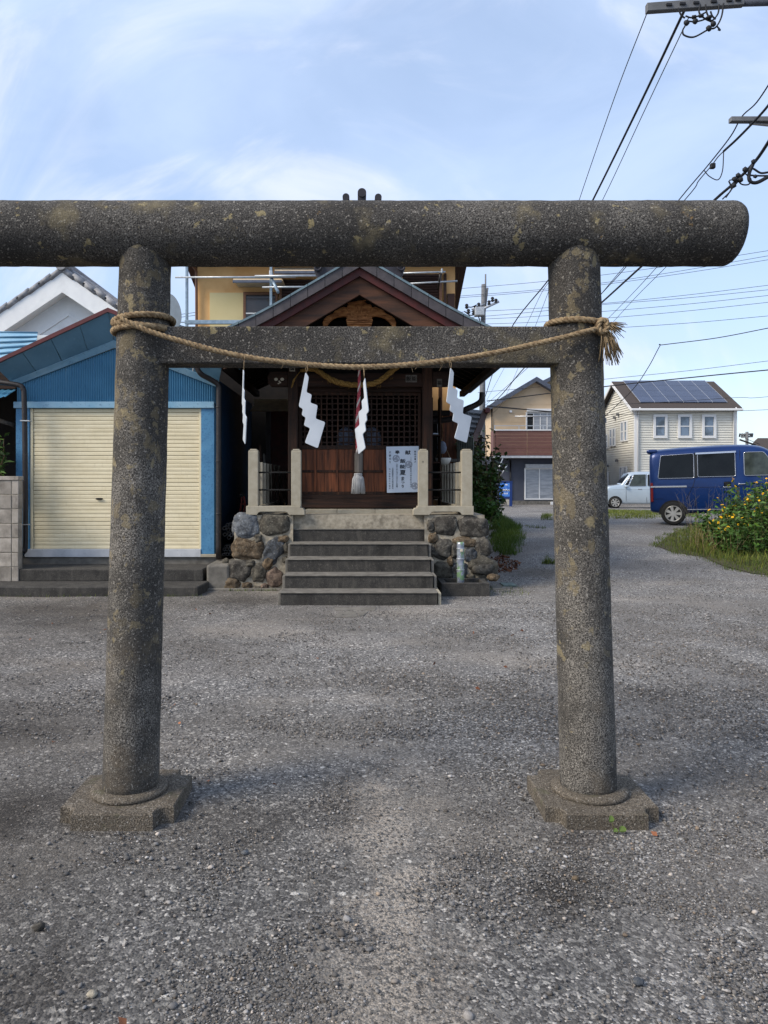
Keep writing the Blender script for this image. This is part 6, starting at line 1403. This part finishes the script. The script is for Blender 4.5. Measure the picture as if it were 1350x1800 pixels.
def blades(name, B, h, wd, m, parent=None, tint=(.6, 1.3), lean=.35, col=None):
    n = len(B); a = rng.uniform(0, 2 * np.pi, n); hh = h * rng.uniform(.35, 1.2, n); ln = rng.normal(0, lean, n) * hh
    s = np.c_[np.cos(a), np.sin(a), np.zeros(n)] * wd * rng.uniform(.6, 1.2, n)[:, None]; l = np.c_[-np.sin(a), np.cos(a), np.zeros(n)] * ln[:, None]
    b = rng.uniform(0, 2 * np.pi, n); l += np.c_[np.cos(b), np.sin(b), np.zeros(n)] * (hh * lean * .6)[:, None]
    z = np.c_[np.zeros(n), np.zeros(n), hh]
    p = [B - s * .5, B + s * .5, B + s * .32 + z * .55 + l * .35, B - s * .32 + z * .55 + l * .35, B + z + l]
    V_ = np.stack(p, 1).reshape(-1, 3); I_ = np.arange(n) * 5
    F_ = np.concatenate([np.stack([I_, I_ + 1, I_ + 2], 1), np.stack([I_, I_ + 2, I_ + 3], 1), np.stack([I_ + 3, I_ + 2, I_ + 4], 1)])
    t = rng.uniform(*tint, n)[:, None] * (np.ones((n, 3)) if col is None else np.array(col)[rng.integers(0, len(col), n)])
    return obj(name, np_mesh(name, V_, F_, np.repeat(t, 5, 0)), m, parent)
def in_poly(poly, n):
    P_ = np.array([(p.x, p.y) for p in poly]); lo, hi = P_.min(0), P_.max(0); out = []
    while sum(len(o) for o in out) < n:
        q = rng.uniform(lo, hi, (n * 2, 2)); ins = np.zeros(len(q), bool); j = len(P_) - 1
        for i in range(len(P_)):
            c = ((P_[i, 1] > q[:, 1]) != (P_[j, 1] > q[:, 1])) & (q[:, 0] < (P_[j, 0] - P_[i, 0]) * (q[:, 1] - P_[i, 1]) / (P_[j, 1] - P_[i, 1] + 1e-12) + P_[i, 0]); ins ^= c; j = i
        out.append(q[ins])
    return np.concatenate(out)[:n]
def with_z(q, dz=-.01): return np.c_[q, [gz(x, y) + dz for x, y in q]]
def grass_patch(poly, n, h, wd, name, sheet=True, **k):
    q = in_poly(poly, n)
    P_ = np.array([(p.x, p.y) for p in poly]); d = np.full(len(q), 9.)
    for i in range(len(P_)):                                               # ragged edge: thin out towards the outline
        a, b = P_[i - 1], P_[i]; t = np.clip(((q - a) @ (b - a)) / ((b - a) @ (b - a) + 1e-9), 0, 1); d = np.minimum(d, np.linalg.norm(q - (a + t[:, None] * (b - a)), axis=1))
    nzv = np.array([noise.noise(Vector((x * 2.2, y * 2.2, 0))) for x, y in q])
    keep = rng.uniform(0, 1, len(q)) < np.clip(d / .35 + nzv * .9 + .1, 0, 1)
    q = q[keep]
    o = blades(name, with_z(q), h, wd, 'grass', **k); o['kind'] = 'stuff'; return o
GRC = [(1, 1, 1), (1.15, 1.05, .8), (1.5, 1.25, .9), (.8, .95, .8)]
verge = [GP(*p) for p in ((1140, 950), (1180, 974), (1233, 984), (1272, 1001), (1320, 1013), (1400, 1022), (1520, 1010), (1520, 915), (1270, 915), (1225, 921), (1180, 932), (1150, 943))]
grass_patch(verge, 42000, .075, .009, 'verge_grass', col=GRC)
vs = [(p.x, p.y) for p in [GP(*p) for p in ((1152, 950), (1185, 969), (1236, 979), (1275, 996), (1322, 1008), (1400, 1016), (1520, 1005), (1520, 917), (1275, 918), (1228, 924), (1186, 934))]]
mb = MB(); mb.poly([(x, y, gz(x, y) + .006) for x, y in vs]); bmesh.ops.triangulate(mb.bm, faces=mb.bm.faces); so = mb.build('verge_soil', 'soil'); so['kind'] = 'structure'
q = in_poly([GP(*p) for p in ((1200, 958), (1262, 985), (1330, 1000), (1420, 1005), (1420, 930), (1230, 928))], 6000); blades('tall_verge_grass', with_z(q), .17, .009, 'grass', col=[(1, 1, 1), (1.7, 1.35, 1.0), (1.9, 1.5, 1.2), (.8, .9, .7)], lean=.5)['kind'] = 'stuff'
mound = [GP(*p) for p in ((858, 948), (885, 953), (912, 952), (926, 945), (922, 932), (900, 918), (880, 906), (862, 903))]
grass_patch(mound, 16000, .15, .009, 'mound_grass', col=[(.8, 1, .7), (1, 1.1, .8), (.7, .9, .6)])
for i, (poly, n, h) in enumerate((([GP(*p) for p in ((1060, 913), (1150, 912), (1175, 906), (1230, 912), (1240, 900), (1060, 896))], 9000, .075), ([GP(*p) for p in ((952, 991), (975, 992), (978, 978), (958, 976))], 900, .10), ([GP(*p) for p in ((950, 914), (972, 914), (972, 906), (952, 905))], 1500, .12), ([GP(*p) for p in ((905, 925), (960, 931), (962, 926), (905, 921))], 350, .06))):
    grass_patch(poly, n, h, .014 if i == 0 else .010, 'grass_patch', col=[(1.7, 1.35, 1.1), (1.3, 1.15, .9), (1, 1, .9)] if i == 0 else GRC)

# yellow flowering bush in front of the van
fb = thing('flower_bush', 'leafy bush with many yellow daisy flowers in front of the blue van', 'bush', GP(1330, 975))
stems = MB(); LC = []; FT = []
bc = np.array([(GP(1335, 965).x), (GP(1335, 965).y)])
for k in range(330):
    bx_, by_ = bc[0] + random.uniform(-.75, 1.3), bc[1] + random.uniform(-.5, .9)
    t_ = min(max((bx_ - (bc[0] - .75)) / .9, 0), 1); hgt = (.48 + .75 * t_) * random.uniform(.72, 1.06)
    dxy = Vector((random.gauss(-.05, .16), random.gauss(-.05, .13), 0)); b0 = Vector((bx_, by_, gz(bx_, by_) - .02)); tp_ = b0 + dxy + Vector((0, 0, hgt)); m_ = b0.lerp(tp_, .5) + dxy * -.15
    sp3 = spline([b0, m_, tp_], 5); stems.tube(sp3, .004, 4, rs=[.006 - .004 * i / (len(sp3) - 1) for i in range(len(sp3))])
    for j in range(26): LC.append(b0.lerp(tp_, random.uniform(.12, .98)) + Vector((random.gauss(0, .025), random.gauss(0, .025), 0)))
    if random.random() < .62: FT.append(tp_)
stems.build('stems', 'stem', fb)['kind'] = 'stuff'
leaf_cards('foliage', np.array(LC), .095, 'leaf', fb, aspect=2.6, up=.25, tint=(.8, 1.9), col=[(1, 1, 1), (1.15, 1.1, .8), (.9, 1, .9)])['kind'] = 'stuff'
fm = MB()
for k in range(10):
    a = k * 2 * math.pi / 10; ca, sa = math.cos(a), math.sin(a)
    f_ = fm.poly([(0, 0, 0), (ca * .024 - sa * .010, sa * .024 + ca * .010, .006), (ca * .043, sa * .043, .002), (ca * .024 + sa * .010, sa * .024 - ca * .010, .006)])
fmesh = fm.mesh('flower'); em = MB().blob((0, 0, .006), (.012, .012, .008), sub=1, amp=0).mesh('flower_eye')
for p in FT:
    s = random.uniform(.42, .78)
    o = obj('flower', fmesh, 'yellow', fb); o.location = p; o.rotation_euler = (random.gauss(.45, .45), random.gauss(0, .45), random.uniform(0, 6)); o.scale = (s, s, s)
    e = bpy.data.objects.new('flower_eye', em); COL.objects.link(e)
    if not em.materials: em.materials.append(M['flower_eye'])
    e.parent = o
dt = thing('dry_weed_clump', 'clump of dry pale stalks and grass at the left foot of the yellow flower bush', 'weed', GP(1255, 965))
mb = MB()
for k in range(70):
    g = GP(random.uniform(1212, 1300), random.uniform(938, 985)); h_ = random.uniform(.25, .62); l = Vector((random.gauss(0, .12), random.gauss(0, .1), h_))
    mb.tube([g, g + l * .5 + Vector((random.gauss(0, .02), 0, .02)), g + l], 0, 3, rs=[.0035, .0028, .0012])
mb.build('dry_stalks', 'dry', dt)['kind'] = 'stuff'
mb = MB()
for k in range(26):
    g = GP(random.uniform(1205, 1285), random.uniform(925, 945)); h_ = random.uniform(.5, 1.0); l = Vector((random.gauss(0, .14), random.gauss(0, .1), h_)); t_ = g + l
    mb.tube([g, g + l * .6, t_], 0, 3, rs=[.004, .003, .0015])
    for j in range(4): s_ = g + l * random.uniform(.55, .95); mb.tube([s_, s_ + Vector((random.gauss(0, .06), random.gauss(0, .05), random.uniform(.04, .14)))], .0016, 3)
mb.build('seed_stalks', 'old_grey_wood', dt)['kind'] = 'stuff'
# bushes beside the podium
def bush(name, lab, px, pbase, ptop, d, spread, n_st, n_leaf, size, tint=(.45, 1.2), col=None, aspect=2.0, m='twig'):
    b = P(px, pbase, d); rt = thing(name, lab, 'shrub', b, None); mb = MB(); LC = []
    H_ = P(0, ptop, d).z - b.z
    for k in range(n_st):
        s = b + Vector((random.gauss(0, spread * .5), random.gauss(0, spread * .5), -.1)); e = s + Vector((random.gauss(0, spread), random.gauss(0, spread * .8), H_ * random.uniform(.5, 1.0)))
        c_ = spline([s, s.lerp(e, .5) + Vector((random.gauss(0, spread * .25), 0, .05)), e], 5); mb.tube(c_, 0, 4, rs=[.010 * (1 - .75 * i / (len(c_) - 1)) for i in range(len(c_))])
        for j in range(int(n_leaf / n_st)): LC.append(c_[random.randrange(2, len(c_))] + Vector((random.gauss(0, spread * .22), random.gauss(0, spread * .22), random.gauss(0, .06))))
    mb.build('stems', m, rt)['kind'] = 'stuff'
    leaf_cards('foliage', np.array(LC), size, 'leaf', rt, aspect=aspect, up=.2, tint=tint, col=col)['kind'] = 'stuff'
    return rt
RB = [(1, 1, 1), (.9, 1.05, .9), (1, 1, 1), (1.7, .9, .7)]
bush('leafy_shrub', 'tall thin stemmed shrub with dark leaves just right of the right corner post', 843, 903, 772, 12.6, .13, 18, 1500, .10, col=RB)
bush('leafy_shrub', 'dark bushy shrub between the right corner post and the blue sign', 862, 900, 786, 13.2, .12, 22, 1300, .10, col=RB, tint=(.4, 1.0))
bush('leafy_shrub', 'sparse tall shoot with few leaves in front of the grey utility pole', 858, 880, 735, 13.0, .05, 4, 60, .11, col=RB)
bush('leafy_shrub', 'low fern like shrub at the foot of the right corner post', 850, 905, 872, 11.6, .16, 20, 900, .08, col=[(.9, 1.1, .7), (1.1, 1.2, .8)], tint=(.6, 1.2))
bush('red_leaved_shrub', 'small shrub with reddish leaves below the tiled shed verge', 822, 810, 756, 13.8, .14, 12, 420, .09, col=[(2.6, .7, .6), (1.6, .9, .7), (.8, .8, .7)], tint=(.4, .9))
bush('leafy_shrub', 'pale green leafy shrub growing above the block wall at the left edge', -6, 845, 752, 9.9, .085, 16, 480, .10, col=[(1.2, 1.2, .9), (1, 1, .8), (.7, .8, .6)], tint=(.5, 1.4), aspect=2.8)
wd_ = thing('weed_seedling', 'tiny green seedling with round leaves at the front of the right torii base', 'weed', GP(1076, 1456))
g = GP(1075, 1455); g.y = TY - .262; mb = MB(); st_ = MB()
for (x, z, r_) in ((-.022, .062, .011), (.022, .022, .015), (-.006, .018, .010)):
    t_ = g + Vector((x, -.012, z)); st_.tube([g + Vector((0, 0, -.005)), t_], .0016, 4)
    mb.poly([t_ + Vector((math.cos(a) * r_, -.003 * math.cos(2 * a) - .004, math.sin(a) * r_ * (1.3 if x < -.02 else .9))) for a in np.linspace(0, 2 * math.pi, 12, endpoint=False)])
lf = mat('seedling_leaf', '#64783a', '#586e34', scale=20, rough=.6)
mb.build('leaves', lf, wd_); st_.build('stems', 'stem', wd_)
# dead leaves by the stone wall
q = in_poly([GP(*p) for p in ((858, 1008), (900, 1006), (915, 990), (880, 976), (862, 985))], 420); o = leaf_cards('dead_leaves', with_z(q, .012), .055, 'dead_leaf', None, aspect=1.6, up=0, tint=(.5, 1.4)); o['kind'] = 'stuff'

# ================================================================== LOOSE GRAVEL
def pebbles(n, ylo, yhi, r0, r1, name, bias=1.0):
    u = rng.uniform(0, 1, n * 3); y = ylo * (yhi / ylo) ** u; x = rng.uniform(-1, 1, n * 3) * (y * .56 + .3) + .02 * y
    cl = np.array([noise.noise(Vector((a * 1.6, b * 1.6, 7))) + .6 * noise.noise(Vector((a * 5, b * 5, 2))) for a, b in zip(x, y)])
    pth = np.clip(1 - np.abs(x - .12) / .35, 0, 1) * (y < 4)
    pr = np.clip(.38 + 1.25 * cl + .25 * np.clip(x, -1, 1) - .55 * pth, .06, 1)
    for sx in (-1, 1): pr[(np.abs(x - sx * .995) < .25) & (np.abs(y - TY) < .25)] = 0
    k = np.flatnonzero(rng.uniform(0, 1, len(x)) < pr)[:n]; x, y = x[k], y[k]; n = len(k)
    t = (1 + 5 ** .5) / 2
    iv = np.array([(-1, t, 0), (1, t, 0), (-1, -t, 0), (1, -t, 0), (0, -1, t), (0, 1, t), (0, -1, -t), (0, 1, -t), (t, 0, -1), (t, 0, 1), (-t, 0, -1), (-t, 0, 1)]) / 1.9
    fi = np.array([(0, 11, 5), (0, 5, 1), (0, 1, 7), (0, 7, 10), (0, 10, 11), (1, 5, 9), (5, 11, 4), (11, 10, 2), (10, 7, 6), (7, 1, 8), (3, 9, 4), (3, 4, 2), (3, 2, 6), (3, 6, 8), (3, 8, 9), (4, 9, 5), (2, 4, 11), (6, 2, 10), (8, 6, 7), (9, 8, 1)])
    r = r0 + (r1 - r0) * rng.beta(1.1, 4.5, n)
    v = iv[None] * (1 + rng.uniform(-.28, .28, (n, 12, 1)))
    v = v * np.stack([r * rng.uniform(.7, 1.3, n), r * rng.uniform(.7, 1.3, n), r * rng.uniform(.4, .8, n)], 1)[:, None]
    a = rng.uniform(0, 2 * np.pi, n); c, s = np.cos(a)[:, None], np.sin(a)[:, None]
    X = v[..., 0] * c - v[..., 1] * s + x[:, None]; Y = v[..., 0] * s + v[..., 1] * c + y[:, None]
    Z = v[..., 2] + (r * .22)[:, None] + np.array([gz(p, q_) for p, q_ in zip(x, y)])[:, None]
    V_ = np.stack([X, Y, Z], -1).reshape(-1, 3); F_ = (fi[None] + (np.arange(n) * 12)[:, None, None]).reshape(-1, 3)
    g_ = np.exp(rng.normal(.02, .42, n)); g_[rng.uniform(0, 1, n) < .10] *= 2.4; g_ = np.clip(g_, .35, 3.6)
    tc = np.array([(1.02, 1, .98), (.97, .99, 1.02), (1.08, 1, .92), (1.25, 1.02, .8)])[rng.choice(4, n, p=[.5, .3, .16, .04])]
    o = obj(name, np_mesh(name, V_, F_, np.repeat(g_[:, None] * tc, 12, 0)), 'pebble'); o['kind'] = 'stuff'; return o
M['pebble'] = mat('crushed_stone', '#646260', '#585654', scale=120, rough=.9, attr='tint', spec=.25)
pebbles(80000, 1.5, 8.0, .0016, .0072, 'gravel')
pebbles(6000, 1.5, 7.0, .004, .012, 'coarse_gravel')
pebbles(700, 1.6, 7.5, .007, .016, 'loose_stones')
pebbles(26000, 4.0, 12.5, .004, .012, 'far_gravel')
for i, (x, y, r_, m_, lab) in enumerate(((162, 1750, .015, 'mortar', 'white angular pebble lying near the bottom left corner'), (68, 1632, .018, 'st_dark', 'dark grey stone on the ground near the left edge'), (430, 1500, .013, 'st_blue', 'pale grey stone on the ground right of the left torii base'), (1012, 1546, .014, 'st_brown', 'tan stone in the dark stain below the right torii base'), (1022, 1455, .012, 'mortar', 'white pebble against the front of the right torii base'), (1122, 1728, .016, 'st_slate', 'dark slate stone on the ground near the bottom right'))):
    g = GP(x, y); o = MB().blob((g.x, g.y, .3 * r_), (r_, r_ * .8, r_ * .6), sub=2, amp=.2, seed=i * 3 + 1).build('loose_pebble', m_); tag(o, lab, 'stone')

# a few fallen leaves and weeds scattered over the lot
q = np.c_[rng.uniform(-3.5, 4.5, 60), rng.uniform(1.8, 8.5, 60)]; o = leaf_cards('fallen_leaves', with_z(q, .008), .035, 'dead_leaf', None, aspect=1.8, up=0, tint=(.8, 2.2)); o['kind'] = 'stuff'
q = np.r_[np.c_[-1.645 + rng.uniform(-.02, .6, 120), 9.40 + rng.normal(0, .015, 120)], np.c_[1.6 + rng.uniform(0, .5, 160), 9.0 + rng.uniform(0, .8, 160)], np.c_[rng.uniform(-4.5, -1.9, 150), 8.95 + rng.normal(0, .012, 150)]]
o = blades('edge_weeds', with_z(q), .05, .006, 'grass', col=GRC); o['kind'] = 'stuff'
